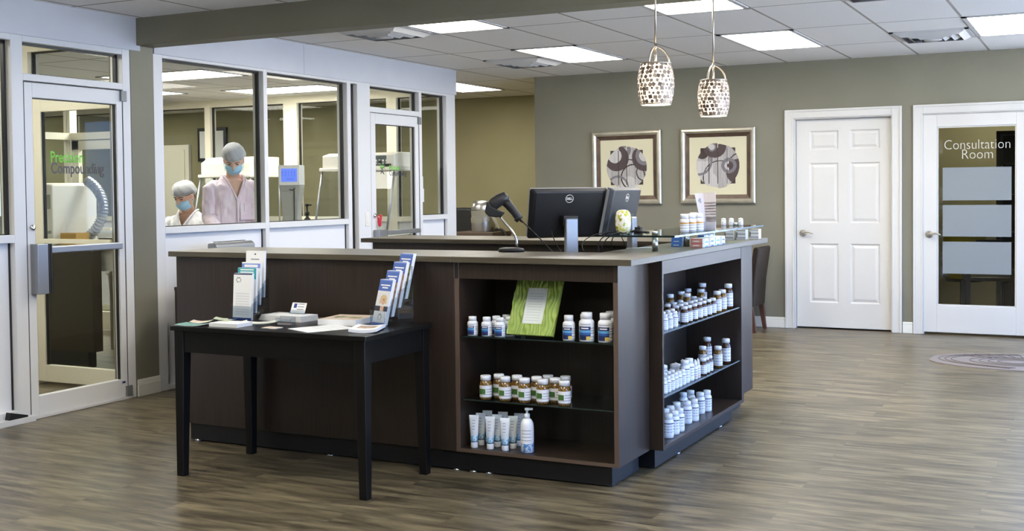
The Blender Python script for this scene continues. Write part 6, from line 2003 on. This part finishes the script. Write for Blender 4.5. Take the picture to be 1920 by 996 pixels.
t = thing('low_table', 'small brown table carrying the steel canister in the hall', 'table', (-6.47, 12.05, 0))
b = MB(); b.box(-.30, .24, -.25, .25, .86, .90, mt['brown_edge'] if 'brown_edge' in mt else mt['edge_band']); b.build('tabletop', t, bevel=.005)
for sx_ in (-1, 1):
    for sy in (-1, 1):
        b = MB(); b.box(sx_ * .23 - .025 - .03, sx_ * .23 + .025 - .03, sy * .21 - .025, sy * .21 + .025, 0, .86, mt['edge_band']); b.build('leg', t)
b = MB(); b.box(-.27, .21, -.22, .22, .78, .86, mt['wood']); b.build('apron', t)
t = thing('waste_canister', 'brushed steel domed canister with a clear liner on the hall table', 'canister', (-6.47, 12.02, .9005))
b = MB(); b.lathe([(0, 0), (.138, 0), (.140, .005), (.140, .165), (.140, .175)], mt['steel'], seg=32, cap1=False); b.build('canister_body', t)
b = MB(); b.lathe([(.142, .255), (.141, .29), (.128, .335), (.098, .362), (.0, .368)], mt['steel'], seg=32, cap0=False); b.build('domed_lid', t)
b = MB(); rr = []
lm = sheer_mat('clear_liner', lin(200, 194, 176), .45)
for z, r in ((.125, .144), (.17, .146), (.20, .140), (.255, .143), (.27, .141)):
    rr.append([Vector((r * (1 + .02 * math.sin(i * 2.1 + z * 60)) * math.cos(2 * PI * i / 40), r * (1 + .02 * math.sin(i * 2.1 + z * 60)) * math.sin(2 * PI * i / 40), z + .025 * math.sin(2 * PI * i / 40 + .6))) for i in range(40)])
b.rings(rr, lm, False, False); b.tube(bez((.12, -.06, .20), (.16, -.08, .19), (.20, -.06, .12), (.235, -.05, .03), 8), [.010, .014, .020, .024, .026, .024, .020, .014, .006], lm, 8); b.build('plastic_liner', t)
b = MB(); b.tube(bez((.16, 0, .0), (.24, 0, .03), (.30, -.02, -.02), (.33, -.02, -.12), 12), .016, mt['office_black'], 8)
tag(b.build('canister_cord', loc=(-6.47, 12.02, .92)), 'black strap hanging off the hall table beside the steel canister', 'strap')

# ------------------------------------------------------------------ entrance mat
mm_ = noisy(M('mat_rubber', (0.3, 0.28, 0.27), .8), lin(112, 104, 100), lin(126, 118, 114), (1, 1, 1), 160, 3, .3, .7, .3, .002)
md = M('mat_groove', lin(88, 79, 72), .85)
t = thing('door_mat', 'oval taupe floor mat with an embossed fan pattern by the consultation door', 'mat', (-.28, 9.765, 0))
b = MB(); n = 72; rr = []
for z, k in ((0, 1.0), (.006, .998), (.009, .985)):
    rr.append([Vector((.935 * k * math.copysign(abs(math.cos(2 * PI * i / n)) ** .8, math.cos(2 * PI * i / n)), .45 * k * math.copysign(abs(math.sin(2 * PI * i / n)) ** .8, math.sin(2 * PI * i / n)), z)) for i in range(n)])
b.rings(rr, mm_, smooth=False); b.build('mat_body', t)
b = MB()
for k in range(3):
    f_ = .93 - .05 * k
    b.tube([(.935 * f_ * math.cos(a), .45 * f_ * math.sin(a), .0095) for a in [PI * .62 + i * PI * .76 / 24 for i in range(25)]], .0035, md, 5)
for k in range(4):
    r = .10 + .05 * k
    b.tube([(-.30 + r * 1.35 * math.cos(a), r * .9 * math.sin(a) - .02, .0095) for a in [PI * .35 + i * PI * 1.3 / 20 for i in range(21)]], .0035, md, 5)
for k in range(11):
    a = PI * .25 + k * PI * .06
    b.tube([(-.22 + .30 * math.cos(a), .05 + .18 * math.sin(a), .0095), (-.22 + .62 * math.cos(a), .05 + .36 * math.sin(a), .0095)], .0035, md, 5)
b.build('embossed_lines', t)
b = MB(); b.face([(-.20, -.36, .0098), (-.13, -.36, .0098), (.06, .36, .0098), (-.01, .36, .0098)], M('mat_band', lin(146, 140, 140), .7)); b.build('embossed_band', t)
